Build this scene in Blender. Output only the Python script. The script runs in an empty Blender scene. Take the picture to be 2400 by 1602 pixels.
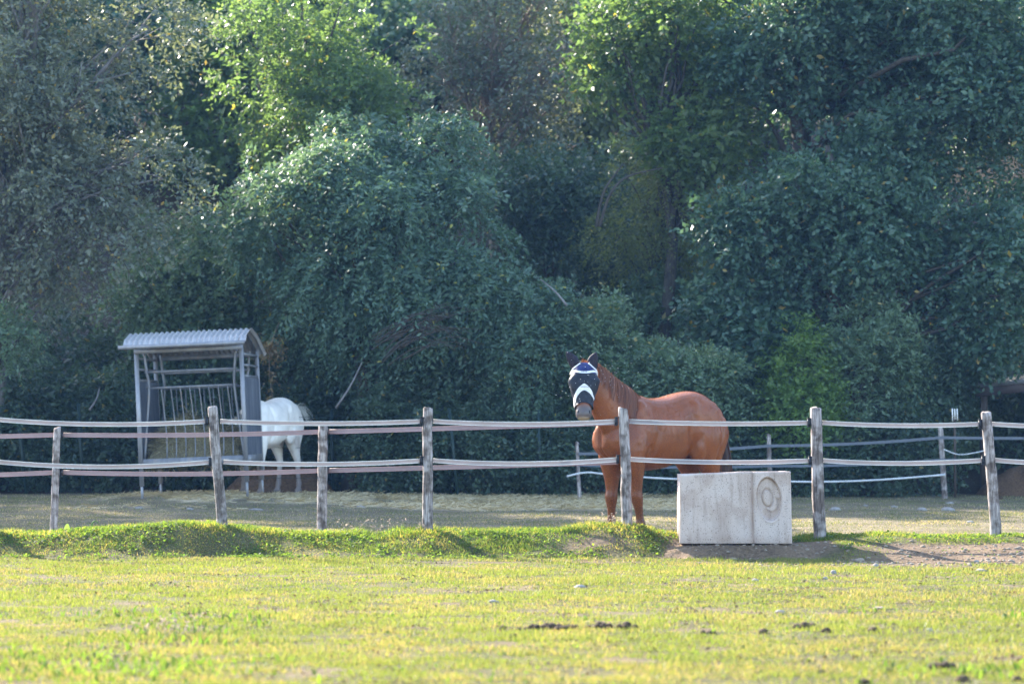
import bpy, math, random
import numpy as np
from mathutils import Vector, Matrix

# ------------------------------------------------------------------ camera, sky, sun, exposure
sc = bpy.context.scene
FPX = 6150.0            # focal length in photo pixels (photo 2400 wide)
EYE = 1.55
HORIZON = 978.0
K = 2400.0 / 2349.0
cam_d = bpy.data.cameras.new('camera')
cam_d.sensor_width = 36.0
cam_d.lens = FPX / 2400.0 * 36.0
cam_d.shift_y = (HORIZON - 801.0) / 2400.0
cam_d.clip_start = 0.5
cam_d.clip_end = 2000
cam_d.dof.use_dof = True
cam_d.dof.focus_distance = 30.4
cam_d.dof.aperture_fstop = 1.9
cam = bpy.data.objects.new('camera', cam_d)
cam.location = (0, 0, EYE)
cam.rotation_euler = (math.radians(90), 0, 0)
sc.collection.objects.link(cam)
sc.camera = cam

SUN_AZ = math.radians(40)      # to the left of straight ahead
SUN_EL = math.radians(31)
world = bpy.data.worlds.new('World')
sc.world = world
world.use_nodes = True
wn = world.node_tree
sky = wn.nodes.new('ShaderNodeTexSky')
sky.sky_type = 'NISHITA'
sky.sun_disc = False
sky.sun_elevation = SUN_EL
sky.sun_rotation = -SUN_AZ
sky.air_density = 1.0
sky.dust_density = 1.0
sky.ozone_density = 1.0
wn.links.new(sky.outputs[0], wn.nodes['Background'].inputs[0])
wn.nodes['Background'].inputs[1].default_value = 0.15
sun_d = bpy.data.lights.new('sun', 'SUN')
sun_d.energy = 4.5
sun_d.angle = math.radians(0.53)
sun_d.color = (1.0, 0.92, 0.80)
sun = bpy.data.objects.new('sun', sun_d)
S = Vector((-math.sin(SUN_AZ) * math.cos(SUN_EL), math.cos(SUN_AZ) * math.cos(SUN_EL), math.sin(SUN_EL)))
sun.rotation_euler = S.to_track_quat('Z', 'Y').to_euler()
sun.location = S * 60
sc.collection.objects.link(sun)

sc.view_settings.view_transform = 'Standard'
sc.view_settings.look = 'None'
sc.view_settings.exposure = 2.4
sc.view_settings.gamma = 1.0
sc.render.engine = 'CYCLES'
sc.cycles.use_denoising = True
sc.cycles.max_bounces = 8
sc.cycles.diffuse_bounces = 4
sc.cycles.glossy_bounces = 2
sc.cycles.transmission_bounces = 4
sc.cycles.caustics_reflective = False
sc.cycles.caustics_refractive = False

# ------------------------------------------------------------------ helpers
C = sc.collection
WL = {}                                       # world location of roots / parts

def link(o, parent=None):
    C.objects.link(o)
    if parent is not None:
        o.parent = parent
    return o

def tag(o, label=None, cat=None, group=None, kind=None):
    if label: o['label'] = label
    if cat: o['category'] = cat
    if group: o['group'] = group
    if kind: o['kind'] = kind
    return o

def empty(name, loc, label=None, cat=None, group=None):
    o = bpy.data.objects.new(name, None)
    o.empty_display_size = 0.1
    o.location = loc
    link(o)
    WL[o] = np.array(loc, float)
    return tag(o, label, cat, group)

def mesh_np(name, V, F, mats, smooth=True, mi=None, face_attr=None, vcol=None):
    """V (n,3); F list of arrays each (m,k) with the same k, or list of index lists"""
    me = bpy.data.meshes.new(name)
    V = np.asarray(V, np.float32)
    if isinstance(F, np.ndarray):
        F = [F]
    starts, totals, idx = [], [], []
    pos = 0
    for a in F:
        a = np.asarray(a, np.int32)
        m, k = a.shape
        idx.append(a.ravel())
        starts.append(pos + np.arange(m) * k)
        totals.append(np.full(m, k))
        pos += m * k
    idx = np.concatenate(idx).astype(np.int32)
    starts = np.concatenate(starts).astype(np.int32)
    me.vertices.add(len(V))
    me.vertices.foreach_set('co', V.ravel())
    me.loops.add(len(idx))
    me.loops.foreach_set('vertex_index', idx)
    me.polygons.add(len(starts))
    me.polygons.foreach_set('loop_start', starts)
    if smooth:
        me.polygons.foreach_set('use_smooth', np.ones(len(starts), bool))
    if not isinstance(mats, (list, tuple)):
        mats = [mats]
    for m in mats:
        me.materials.append(m)
    if mi is not None:
        me.polygons.foreach_set('material_index', np.asarray(mi, np.int32))
    if face_attr is not None:
        at = me.attributes.new('tint', 'FLOAT', 'FACE')
        at.data.foreach_set('value', np.asarray(face_attr, np.float32))
    if vcol is not None:
        at = me.attributes.new('col', 'FLOAT_COLOR', 'POINT')
        c4 = np.ones((len(V), 4), np.float32)
        c4[:, :3] = vcol
        at.data.foreach_set('color', c4.ravel())
    me.update(calc_edges=True)
    return me

def part(name, V, F, mats, parent=None, **kw):
    """V in world coordinates; becomes a child of parent (or a top-level mesh)"""
    off = WL[parent] if parent is not None else np.zeros(3)
    me = mesh_np(name, np.asarray(V, float) - off, F, mats, **kw)
    o = bpy.data.objects.new(name, me)
    link(o, parent)
    WL[o] = off
    return o

def solo(name, loc, V, F, mats, label=None, cat=None, group=None, kind=None, **kw):
    me = mesh_np(name, np.asarray(V, float) - np.asarray(loc, float), F, mats, **kw)
    o = bpy.data.objects.new(name, me)
    o.location = loc
    link(o)
    WL[o] = np.array(loc, float)
    return tag(o, label, cat, group, kind)

class MB:
    """collects quads / tris into one mesh"""
    def __init__(self):
        self.V = []; self.Q = []; self.T = []; self.n = 0; self.mq = []; self.mt = []
    def add(self, V, F, m=0):
        V = np.asarray(V, float).reshape(-1, 3)
        for a in (F if isinstance(F, list) else [F]):
            a = np.asarray(a)
            if len(a) == 0: continue
            if a.shape[1] == 4:
                self.Q.append(a + self.n); self.mq.append(np.full(len(a), m))
            else:
                self.T.append(a + self.n); self.mt.append(np.full(len(a), m))
        self.V.append(V); self.n += len(V)
        return self
    def get(self):
        V = np.concatenate(self.V)
        F = []; mi = []
        if self.Q: F.append(np.concatenate(self.Q)); mi += self.mq
        if self.T: F.append(np.concatenate(self.T)); mi += self.mt
        return V, F, np.concatenate(mi)
    def build(self, name, mats, parent=None, **kw):
        V, F, mi = self.get()
        return part(name, V, F, mats, parent, mi=mi, **kw)

def nrm(a):
    a = np.asarray(a, float)
    return a / (np.linalg.norm(a, axis=-1, keepdims=True) + 1e-12)

def box(c, s, R=None):
    """centre, full size, optional 3x3"""
    g = np.array([[x, y, z] for x in (-.5, .5) for y in (-.5, .5) for z in (-.5, .5)]) * np.asarray(s)
    if R is not None: g = g @ np.asarray(R).T
    V = g + np.asarray(c)
    F = np.array([[0, 1, 3, 2], [4, 6, 7, 5], [0, 4, 5, 1], [2, 3, 7, 6], [0, 2, 6, 4], [1, 5, 7, 3]])
    return V, F

def beam(a, b, w, h, up=(0, 0, 1)):
    """rectangular bar from a to b, w sideways, h along up"""
    a = np.asarray(a, float); b = np.asarray(b, float)
    d = b - a; L = np.linalg.norm(d); d /= L
    s = nrm(np.cross(d, up)); u = np.cross(s, d)
    R = np.stack([d, s, u], 1)
    return box((a + b) / 2, (L, w, h), R)

def grid_faces(nr, nc, wrap=True):
    i = np.arange(nr - 1)[:, None]; j = np.arange(nc if wrap else nc - 1)[None, :]
    j2 = (j + 1) % nc
    return np.stack([i * nc + j, i * nc + j2, (i + 1) * nc + j2, (i + 1) * nc + j], -1).reshape(-1, 4)

def tube(P, r, n=8, caps=True, flat=1.0):
    P = np.asarray(P, float); m = len(P)
    r = np.broadcast_to(np.asarray(r, float), (m,))
    T = nrm(np.gradient(P, axis=0))
    ref = np.array([0, 0, 1.]) if abs(T[0, 2]) < .9 else np.array([1., 0, 0])
    A = nrm(np.cross(T, ref)); B = np.cross(T, A)
    th = np.arange(n) / n * 2 * np.pi
    V = P[:, None] + r[:, None, None] * (np.cos(th)[None, :, None] * A[:, None] + flat * np.sin(th)[None, :, None] * B[:, None])
    V = V.reshape(-1, 3)
    F = [grid_faces(m, n)]
    if caps:
        V = np.concatenate([V, P[:1], P[-1:]])
        a = np.arange(n); b = (a + 1) % n
        F.append(np.stack([np.full(n, m * n), b, a], 1))
        o = (m - 1) * n
        F.append(np.stack([np.full(n, m * n + 1), o + a, o + b], 1))
    return V, F

def loft(P, A, B, ra, rb, n=24, p=2.0):
    """closed loft: centres P, axes A,B (each (m,3)), radii, superellipse power p"""
    P = np.asarray(P, float); m = len(P)
    A = np.broadcast_to(np.asarray(A, float), (m, 3)); B = np.broadcast_to(np.asarray(B, float), (m, 3))
    th = np.arange(n) / n * 2 * np.pi
    c = np.sign(np.cos(th)) * np.abs(np.cos(th)) ** (2 / p); s = np.sign(np.sin(th)) * np.abs(np.sin(th)) ** (2 / p)
    ra = np.asarray(ra, float)[:, None, None]; rb = np.asarray(rb, float)[:, None, None]
    V = P[:, None] + ra * c[None, :, None] * A[:, None] + rb * s[None, :, None] * B[:, None]
    V = np.concatenate([V.reshape(-1, 3), P[:1], P[-1:]])
    F = [grid_faces(m, n)]
    a = np.arange(n); b = (a + 1) % n
    F.append(np.stack([np.full(n, m * n), b, a], 1))
    o = (m - 1) * n
    F.append(np.stack([np.full(n, m * n + 1), o + a, o + b], 1))
    return V, F

def resample(X, m):
    """smooth (Catmull-Rom) resampling of rows of X to m rows"""
    X = np.asarray(X, float); n = len(X)
    t = np.linspace(0, n - 1, m); i = np.minimum(t.astype(int), n - 2); f = (t - i)[:, None]
    g = lambda k: X[np.clip(k, 0, n - 1)]
    a, b, c, d = g(i - 1), g(i), g(i + 1), g(i + 2)
    return .5 * (2 * b + (c - a) * f + (2 * a - 5 * b + 4 * c - d) * f ** 2 + (3 * b - a - 3 * c + d) * f ** 3)

_T = np.random.RandomState(5).rand(256, 256)
def vn(x, y, s=1.0, seed=0):
    """smooth value noise 0..1"""
    x = np.asarray(x, float) * s + seed * 17.3 + 1000; y = np.asarray(y, float) * s + seed * 7.7 + 1000
    i = np.floor(x).astype(int); j = np.floor(y).astype(int)
    f = x - i; g = y - j; f = f * f * (3 - 2 * f); g = g * g * (3 - 2 * g)
    t = lambda a, b: _T[a & 255, b & 255]
    return (t(i, j) * (1 - f) + t(i + 1, j) * f) * (1 - g) + (t(i, j + 1) * (1 - f) + t(i + 1, j + 1) * f) * g
def fbm(x, y, s=1.0, seed=0, o=4):
    a = 0; w = .5; n = 0
    for k in range(o):
        a = a + w * vn(x, y, s * 2 ** k, seed + k * 3); n += w; w *= .5
    return a / n
def sst(a, b, x):
    t = np.clip((np.asarray(x, float) - a) / (b - a), 0, 1)
    return t * t * (3 - 2 * t)

def px(x, y, Y):                  # photo pixel (2400 wide) at depth Y -> world point
    return np.array([(x - 1200) / FPX * Y, Y, EYE + (HORIZON - y) / FPX * Y])
def pd(x, y, Y):                  # the same with coordinates of the 2349-wide view
    return px(x * K, y * K, Y)

# ------------------------------------------------------------------ materials
def mat(name, build):
    m = bpy.data.materials.new(name); m.use_nodes = True
    nt = m.node_tree; nt.nodes.clear()
    out = nt.nodes.new('ShaderNodeOutputMaterial')
    class N: pass
    def nd(t, **kw):
        n = nt.nodes.new('ShaderNode' + t)
        for k, v in kw.items():
            if k in n.inputs.keys(): n.inputs[k].default_value = v
            else: setattr(n, k, v)
        return n
    def ln(a, b): nt.links.new(a, b)
    build(nd, ln, out)
    return m

def ramp(nd, stops):
    r = nd('ValToRGB'); e = r.color_ramp.elements
    e[0].position, e[0].color = stops[0][0], (*stops[0][1], 1)
    e[1].position, e[1].color = stops[-1][0], (*stops[-1][1], 1)
    for p, c in stops[1:-1]:
        x = e.new(p); x.color = (*c, 1)
    return r

def noise_mat(name, stops, scale=8, stretch=(1, 1, 1), rough=.7, bump=.3, detail=6, bscale=None, spec=.3, metal=0.0, dist=.02):
    def b(nd, ln, out):
        tc = nd('TexCoord'); mp = nd('Mapping'); mp.inputs['Scale'].default_value = stretch
        ln(tc.outputs['Object'], mp.inputs['Vector'])
        n = nd('TexNoise'); n.inputs['Scale'].default_value = scale; n.inputs['Detail'].default_value = detail
        n.inputs['Roughness'].default_value = .65
        ln(mp.outputs[0], n.inputs['Vector'])
        r = ramp(nd, stops); ln(n.outputs[0], r.inputs[0])
        p = nd('BsdfPrincipled'); p.inputs['Roughness'].default_value = rough; p.inputs['Specular IOR Level'].default_value = spec
        p.inputs['Metallic'].default_value = metal
        ln(r.outputs[0], p.inputs['Base Color'])
        if bump:
            n2 = nd('TexNoise'); n2.inputs['Scale'].default_value = bscale or scale * 3; n2.inputs['Detail'].default_value = 4
            ln(mp.outputs[0], n2.inputs['Vector'])
            bp = nd('Bump'); bp.inputs['Strength'].default_value = bump; bp.inputs['Distance'].default_value = dist
            ln(n2.outputs[0], bp.inputs['Height']); ln(bp.outputs[0], p.inputs['Normal'])
        ln(p.outputs[0], out.inputs[0])
    return mat(name, b)

def leaf_mat(name, dark, light, odd=None, trans=.4, tcol=None, rough=.47, spec=.5):
    """per-leaf colour from the face attribute; part of the light shines through"""
    def b(nd, ln, out):
        at = nd('Attribute'); at.attribute_name = 'tint'
        st = [(0, dark), (.9, light)]
        if odd: st += [(.955, light), (.965, odd), (1.0, odd)]
        r = ramp(nd, st); ln(at.outputs['Fac'], r.inputs[0])
        p = nd('BsdfPrincipled'); p.inputs['Roughness'].default_value = rough; p.inputs['Specular IOR Level'].default_value = spec
        ln(r.outputs[0], p.inputs['Base Color'])
        t = nd('BsdfTranslucent')
        mx = nd('MixRGB', blend_type='MULTIPLY'); mx.inputs[0].default_value = 1
        mx.inputs[2].default_value = (*(tcol or (2.3, 2.2, 1.1)), 1)
        ln(r.outputs[0], mx.inputs[1]); ln(mx.outputs[0], t.inputs[0])
        m = nd('MixShader'); m.inputs[0].default_value = trans
        ln(p.outputs[0], m.inputs[1]); ln(t.outputs[0], m.inputs[2]); ln(m.outputs[0], out.inputs[0])
    return mat(name, b)

M = {}
M['bark'] = noise_mat('bark', [(.3, (.030, .025, .021)), (.7, (.10, .085, .07))], 14, (1, 1, .25), .9, .6)
M['bark_grey'] = noise_mat('bark_grey', [(.3, (.11, .10, .10)), (.7, (.26, .24, .23))], 14, (1, 1, .25), .9, .6)
M['dead_twig'] = noise_mat('dead_twig', [(.3, (.14, .10, .075)), (.7, (.30, .23, .18))], 10, (1, 1, 1), .9, .3)
M['stone'] = noise_mat('stone', [(.3, (.16, .145, .13)), (.7, (.31, .29, .265))], 12, (1, 1, 1), .85, .5)
M['stone_tan'] = noise_mat('stone_tan', [(.3, (.17, .135, .10)), (.7, (.31, .255, .20))], 12, (1, 1, 1), .85, .5)
M['dung'] = noise_mat('dung', [(.3, (.028, .018, .010)), (.7, (.12, .078, .045))], 30, (1, 1, 1), .95, .9, bscale=60)
M['black_plastic'] = noise_mat('black_plastic', [(.3, (.012, .012, .014)), (.7, (.03, .03, .034))], 20, (1, 1, 1), .5, .1)
M['white_paint'] = noise_mat('white_paint', [(.3, (.62, .60, .56)), (.7, (.78, .77, .74))], 20, (1, 1, 1), .6, .1)

# ------------------------------------------------------------------ ground
RX = np.array([-30, -6.0, -5.0, -4.3, -3.6, -3.1, -2.5, -1.6, -.9, 0, .6, 1.05, 1.45, 1.75, 2.3, 3.1, 3.6, 4.4, 5.4, 30])
RZ = np.array([.20, .19, .23, .28, .34, .30, .23, .22, .26, .25, .26, .33, .28, .20, .12, .14, .20, .21, .20, .20])
def ground(x, y):
    x = np.asarray(x, float); y = np.asarray(y, float)
    rz = np.interp(x, RX, RZ) + .03 * (vn(x, y, 1.6, 2) - .5) + .05 * (fbm(x, y, 2.4, 12, 3) - .5)
    pad = .10 + .013 * (np.clip(y, 31, 44) - 31) + .09 * np.exp(-((x + 4.6) / 2.6) ** 2 - ((y - 41) / 2.4) ** 2)
    pad = pad + np.clip(y - 45.2, 0, 45) * .50
    foot = 28.98 + .75 * (fbm(x, 0 * x, .8, 4, 3) - .5) - 1.1 * sst(2.9, 4.2, x)
    up = sst(foot - .1, 29.62, y); dn = sst(29.85, 31.0, y)
    z = up * (1 - dn) * rz + dn * pad
    z = z + .05 * (fbm(x, y, .5, 9, 3) - .5) * sst(8, 14, y) * (1 - .6 * up) + .034 * (fbm(x, y, 2.6, 3, 4) - .5)
    # the scraped hollow in front of the trough
    z = z - .07 * np.exp(-((x - 2.55) / .75) ** 2 - ((y - 29.0) / .35) ** 2)
    # earth left standing under and before the trough
    q = ((np.abs(x - 2.60) / .74) ** 4 + (np.abs(y - 29.5) / .50) ** 4) ** .25
    n_ = fbm(x, y, 5.0, 14, 4)
    z = np.maximum(z, (.13 + .05 * (n_ - .5)) * (1 - sst(.98, 1.42, q + .5 * (n_ - .5))))
    return z

def gh(pxx, pyy):
    """point where the line of sight through a photo pixel meets the ground"""
    Y = np.linspace(10, 46, 3601)
    P = px(pxx, pyy, Y)
    d = P[2] - ground(P[0], Y)
    i = np.argmax(d < 0)
    if d[i] >= 0: i = len(Y) - 1
    return np.array([P[0][i], Y[i], float(ground(P[0][i], Y[i]))])

def dirt_mask(x, y):
    """0..1 where bare earth shows"""
    a = sst(3.3, 4.3, x) * sst(27.35, 27.75, y + .25 * (vn(x, y, 1.2, 7) - .5)) * (1 - sst(28.95, 29.25, y))
    b = 1.15 * (1 - sst(.75, 1.5, ((np.abs(x - 2.62) / .85) ** 4 + (np.abs(y - 29.1) / .38) ** 4) ** .25 + .8 * (fbm(x, y, 3.5, 19, 3) - .5)))
    c = .8 * sst(.54, .66, fbm(x * .45, y, 1.9, 21, 4)) * sst(26.6, 27.8, y) * (1 - sst(29.0, 29.2, y)) * sst(-6, 2, x)
    d = 1.0 * np.exp(-((x - .95) / .5) ** 2 - ((y - 29.2) / .16) ** 2)
    e = .6 * sst(.64, .74, fbm(x * .6, y, 2.6, 33, 4)) * (1 - sst(28, 28.6, y))
    return np.clip(np.maximum.reduce([a, b, c, d, e]), 0, 1)
def straw_mask(x, y):
    n = fbm(x, y, 1.1, 41, 4)
    band = sst(37.8, 39.2, y + 1.6 * (n - .5)) * (1 - sst(42.6, 43.4, y)) * (1 - sst(2.2, 4.2, x)) * sst(-6.8, -5.2, x)
    return np.clip(band * sst(.34, .5, n), 0, 1)

def axis(segs):
    out = []
    for a, b, d in segs:
        out.append(np.arange(a, b - 1e-6, d))
    return np.concatenate(out + [[segs[-1][1]]])
gx = axis([(-600, -100, 50), (-100, -20, 5), (-20, -8.4, .5), (-8.4, 8.4, .07), (8.4, 20, .5), (20, 100, 5), (100, 600, 50)])
gy = axis([(-200, -20, 20), (-20, 8, 2), (8, 14, .3), (14, 27.4, .09), (27.4, 31.2, .045), (31.2, 44.6, .11), (44.6, 70, 1), (70, 200, 6), (200, 900, 50)])
GX, GY = np.meshgrid(gx, gy)
GZ = ground(GX, GY)
Vg = np.stack([GX, GY, GZ], -1).reshape(-1, 3)
Fg = grid_faces(len(gy), len(gx), wrap=False)
x_, y_ = Vg[:, 0], Vg[:, 1]
dm = dirt_mask(x_, y_)[:, None]; sm = straw_mask(x_, y_)[:, None]
pdk = sst(30.4, 31.5, y_)[:, None]; fst = sst(43.4, 44.4, y_)[:, None]
nz = fbm(x_, y_, 2.2, 60, 4)[:, None]
col = np.array([.095, .085, .038]) * (.55 + .8 * nz)                                       # thatch under the meadow grass
col = col * (1 - pdk) + pdk * (np.array([.185, .150, .095]) * (.5 + .9 * nz))           # trampled paddock
col = col * (1 - dm) + dm * (np.array([.17, .118, .076]) * (.55 + .8 * nz))            # bare earth
col = col * (1 - sm) + sm * (np.array([.50, .41, .27]) * (.6 + .8 * nz))               # spilt straw
col = col * (1 - fst) + fst * (np.array([.055, .042, .03]) * (.6 + .8 * nz))           # leaf litter
def ground_build(nd, ln, out):
    at = nd('Attribute'); at.attribute_name = 'col'
    tc = nd('TexCoord')
    n = nd('TexNoise'); n.inputs['Scale'].default_value = 26; n.inputs['Detail'].default_value = 8; n.inputs['Roughness'].default_value = .7
    ln(tc.outputs['Object'], n.inputs['Vector'])
    r = ramp(nd, [(.3, (.45, .43, .42)), (.7, (1.5, 1.5, 1.5))]); ln(n.outputs[0], r.inputs[0])
    mx = nd('MixRGB', blend_type='MULTIPLY'); mx.inputs[0].default_value = 1
    ln(at.outputs['Color'], mx.inputs[1]); ln(r.outputs[0], mx.inputs[2])
    p = nd('BsdfPrincipled'); p.inputs['Roughness'].default_value = .95; p.inputs['Specular IOR Level'].default_value = .15
    ln(mx.outputs[0], p.inputs['Base Color'])
    bp = nd('Bump'); bp.inputs['Strength'].default_value = .8; bp.inputs['Distance'].default_value = .03
    ln(n.outputs[0], bp.inputs['Height']); ln(bp.outputs[0], p.inputs['Normal']); ln(p.outputs[0], out.inputs[0])
M['ground'] = mat('ground', ground_build)
g_ = part('ground', Vg, Fg, M['ground'], None, vcol=col); tag(g_, kind='structure')

# ------------------------------------------------------------------ grass (real blades)
M['grass'] = leaf_mat('grass', (.070, .100, .022), (.145, .168, .042), (.21, .17, .085), .48, (2.1, 2.0, 1.0), .5, .35)
M['grass_lush'] = leaf_mat('grass_lush', (.045, .090, .024), (.105, .150, .042), (.26, .22, .10), .5, (2.3, 2.2, .7), .7, .2)
M['grass_dull'] = leaf_mat('grass_dull', (.085, .11, .045), (.17, .175, .08), (.36, .29, .18), .35, (1.8, 1.7, .9), .6, .3)
M['straw'] = leaf_mat('straw', (.34, .27, .15), (.58, .48, .30), None, .25, (1.4, 1.3, .9), .6, .3)

def blades(rng, x, y, h, w, lean=.7, z=None, seg=1):
    n = len(x)
    z = ground(x, y) if z is None else z
    a = rng.rand(n) * 2 * np.pi; b = rng.rand(n) * 2 * np.pi
    s = np.stack([np.cos(a), np.sin(a), 0 * a], 1) * w[:, None] * .5
    d = np.stack([np.cos(b), np.sin(b), 0 * b], 1) * (h * lean * rng.rand(n))[:, None]
    P = np.stack([x, y, z - .004], 1)
    up = np.zeros((n, 3)); up[:, 2] = h
    if seg == 1:
        V = np.stack([P - s, P + s, P + up + d], 1).reshape(-1, 3)
        return V, np.arange(3 * n).reshape(-1, 3)
    m = P + up * .6 + d * .3
    V = np.stack([P - s, P + s, m + s * .8, m - s * .8, P + up * .93 + d], 1).reshape(-1, 3)
    i = np.arange(n)[:, None] * 5
    return V, [i + np.array([[0, 1, 2, 3]]), i + np.array([[3, 2, 4]])]

rng = np.random.RandomState(11)
def scatter(rng, n, y0, y1, margin=1.12, power=1.0):
    y = y0 + (y1 - y0) * rng.rand(n) ** power
    x = (rng.rand(n) * 2 - 1) * .1955 * margin * y
    return x, y
def grass(name, label, n, y0, y1, keep, h0, h1, w0, w1, m, lean=.8, power=1.0):
    x, y = scatter(rng, n, y0, y1, power=power)
    k = rng.rand(n) < keep(x, y)
    x, y = x[k], y[k]; n = len(x)
    hs = fbm(x, y, 1.1, 77, 3)
    hs2 = fbm(x, y, 5.0, 79, 2)
    h = (h0 + (h1 - h0) * rng.rand(n) ** 1.5) * (.45 + .7 * hs) * (.35 + 1.3 * hs2)
    if name == 'bank_grass': h *= .45 + .75 * sst(29.4, 29.62, y)
    w = w0 + (w1 - w0) * rng.rand(n)
    V, F = blades(rng, x, y, h, w, lean)
    tint = np.clip(.25 + .55 * fbm(x, y, .8, 88, 3) + .35 * (rng.rand(n) - .5), 0, .94)
    dry = rng.rand(n) < .10 + .40 * sst(.42, .70, fbm(x, y, 1.5, 91, 4))
    tint[dry] = .99
    o = part(name, V, F, m, None, smooth=False, face_attr=tint)
    return tag(o, label, 'grass', kind='stuff')
grass('meadow_grass', 'short sunlit yellow-green grass of the front meadow', 600000, 13.2, 29.3,
      lambda x, y: np.clip(.95 - .93 * dirt_mask(x, y) - .75 * sst(.48, .66, fbm(x, y * 1.2, 3.3, 55, 3)), 0, 1), .018, .05, .005, .010, M['grass'], power=.9)
grass('bank_grass', 'longer green grass on the low bank along the fence', 230000, 29.05, 30.7,
      lambda x, y: np.clip((1 - 1.0 * dirt_mask(x, y)) * (1 - .65 * sst(3.0, 4.2, x)) * (.15 + 1.25 * fbm(x, y, 2.4, 61, 3)), 0, 1), .025, .075, .006, .012, M['grass_lush'], 1.3)
grass('paddock_grass', 'thin trampled grass of the shaded paddock', 230000, 30.5, 43.8,
      lambda x, y: np.clip(.9 - .9 * straw_mask(x, y) - .5 * sst(.45, .6, fbm(x, y, 1.0, 71, 3)), 0, 1), .012, .035, .008, .016, M['grass_dull'])
# broad weed leaves low in the near meadow (left corner and lower right)
def weeds():
    B = []; n = 9000
    x, y = scatter(rng, n, 14.3, 21)
    k = rng.rand(n) < np.clip(.5 * sst(.58, .74, fbm(x, y, .55, 101, 3)) + 1.0 * np.exp(-((x + 2.6) / .8) ** 2 - ((y - 16.2) / .8) ** 2) + np.exp(-((x - 2.75) / .35) ** 2 - ((y - 16.0) / .35) ** 2), 0, 1)
    x, y = x[k], y[k]; n = len(x)
    h = .03 + .05 * rng.rand(n); w = .014 + .016 * rng.rand(n)
    V, F = blades(rng, x, y, h, w, 1.3, seg=2)
    o = part('meadow_weeds', V, F, M['grass_lush'], None, smooth=False, face_attr=np.tile(rng.rand(n) * .8, 2))
    tag(o, 'broad-leaved green weeds among the near meadow grass', 'weeds', kind='stuff')
weeds()
# clover and other small flat leaves that thicken the bank and fleck the meadow
def clover(name, label, n, y0, y1, keep, s0, s1, m, hz, tip=.7):
    x, y = scatter(rng, n, y0, y1); k = rng.rand(n) < keep(x, y); x, y = x[k], y[k]; n = len(x)
    P = np.stack([x, y, ground(x, y) + hz * (.3 + .9 * rng.rand(n))], 1)
    a = rng.rand(n) * 2 * np.pi; u = nrm(np.stack([np.cos(a), np.sin(a), .7 * tip / .7 * rng.randn(n)], 1)); v = nrm(np.cross(u, np.array([0, 0, 1.]) + .5 * rng.randn(n, 3)))
    s = (s0 + (s1 - s0) * rng.rand(n) ** 2)[:, None]
    V = np.stack([P, P + u * s * .5 + v * s * .4, P + u * s, P + u * s * .5 - v * s * .4], 1).reshape(-1, 3)
    o = part(name, V, np.arange(4 * n).reshape(-1, 4), m, None, smooth=False, face_attr=np.clip(.1 + .8 * rng.rand(n), 0, .93)); tag(o, label, 'weeds', kind='stuff')
clover('bank_clover', 'small clover and weed leaves on the low bank', 60000, 28.8, 30.5, lambda x, y: np.clip((1 - dirt_mask(x, y)) * 1.6 * sst(.38, .62, fbm(x, y, 3.1, 131, 3)) * (1 - .7 * sst(3, 4.2, x)), 0, 1), .012, .045, M['grass_lush'], .03)
clover('meadow_clover', 'small dark clover leaves in the short meadow grass', 26000, 13.5, 28.8, lambda x, y: np.clip(.06 + 1.4 * sst(.54, .72, fbm(x, y * 1.3, 2.3, 141, 4)), 0, 1), .012, .035, M['grass_lush'], .016)
M['thatch'] = leaf_mat('dead_grass', (.07, .05, .03), (.20, .15, .085), None, .15, (1.3, 1.2, 1.0), .8, .15)
clover('dead_grass_bits', 'brown dead leaves and trodden grass lying flat in the meadow', 46000, 13.5, 29.0, lambda x, y: np.clip(.03 + 1.2 * sst(.50, .72, fbm(x * .7, y * 1.2, 2.9, 151, 4)), 0, 1), .012, .040, M['thatch'], .012, .25)
# spilt straw and hay on the ground round the rack
def straw():
    n = 26000
    x = -7.5 + 11.5 * rng.rand(n); y = 37.6 + 5.8 * rng.rand(n)
    k = rng.rand(n) < straw_mask(x, y); x, y = x[k], y[k]; n = len(x)
    a = rng.rand(n) * 2 * np.pi; L = .06 + .16 * rng.rand(n)
    d = np.stack([np.cos(a) * L, np.sin(a) * L, .05 * rng.rand(n) * (rng.rand(n) < .5)], 1)
    s = np.stack([-np.sin(a), np.cos(a), .8 + 0 * a], 1) * .004
    P = np.stack([x, y, ground(x, y) + .008 + .03 * rng.rand(n)], 1)
    V = np.stack([P - s, P + d - s, P + d + s, P + s], 1).reshape(-1, 3)
    o = part('spilt_straw', V, np.arange(4 * n).reshape(-1, 4), M['straw'], None, smooth=False, face_attr=rng.rand(n) * .9)
    tag(o, 'pale straw scattered over the paddock round the hay rack', 'straw', kind='stuff')
straw()

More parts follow.
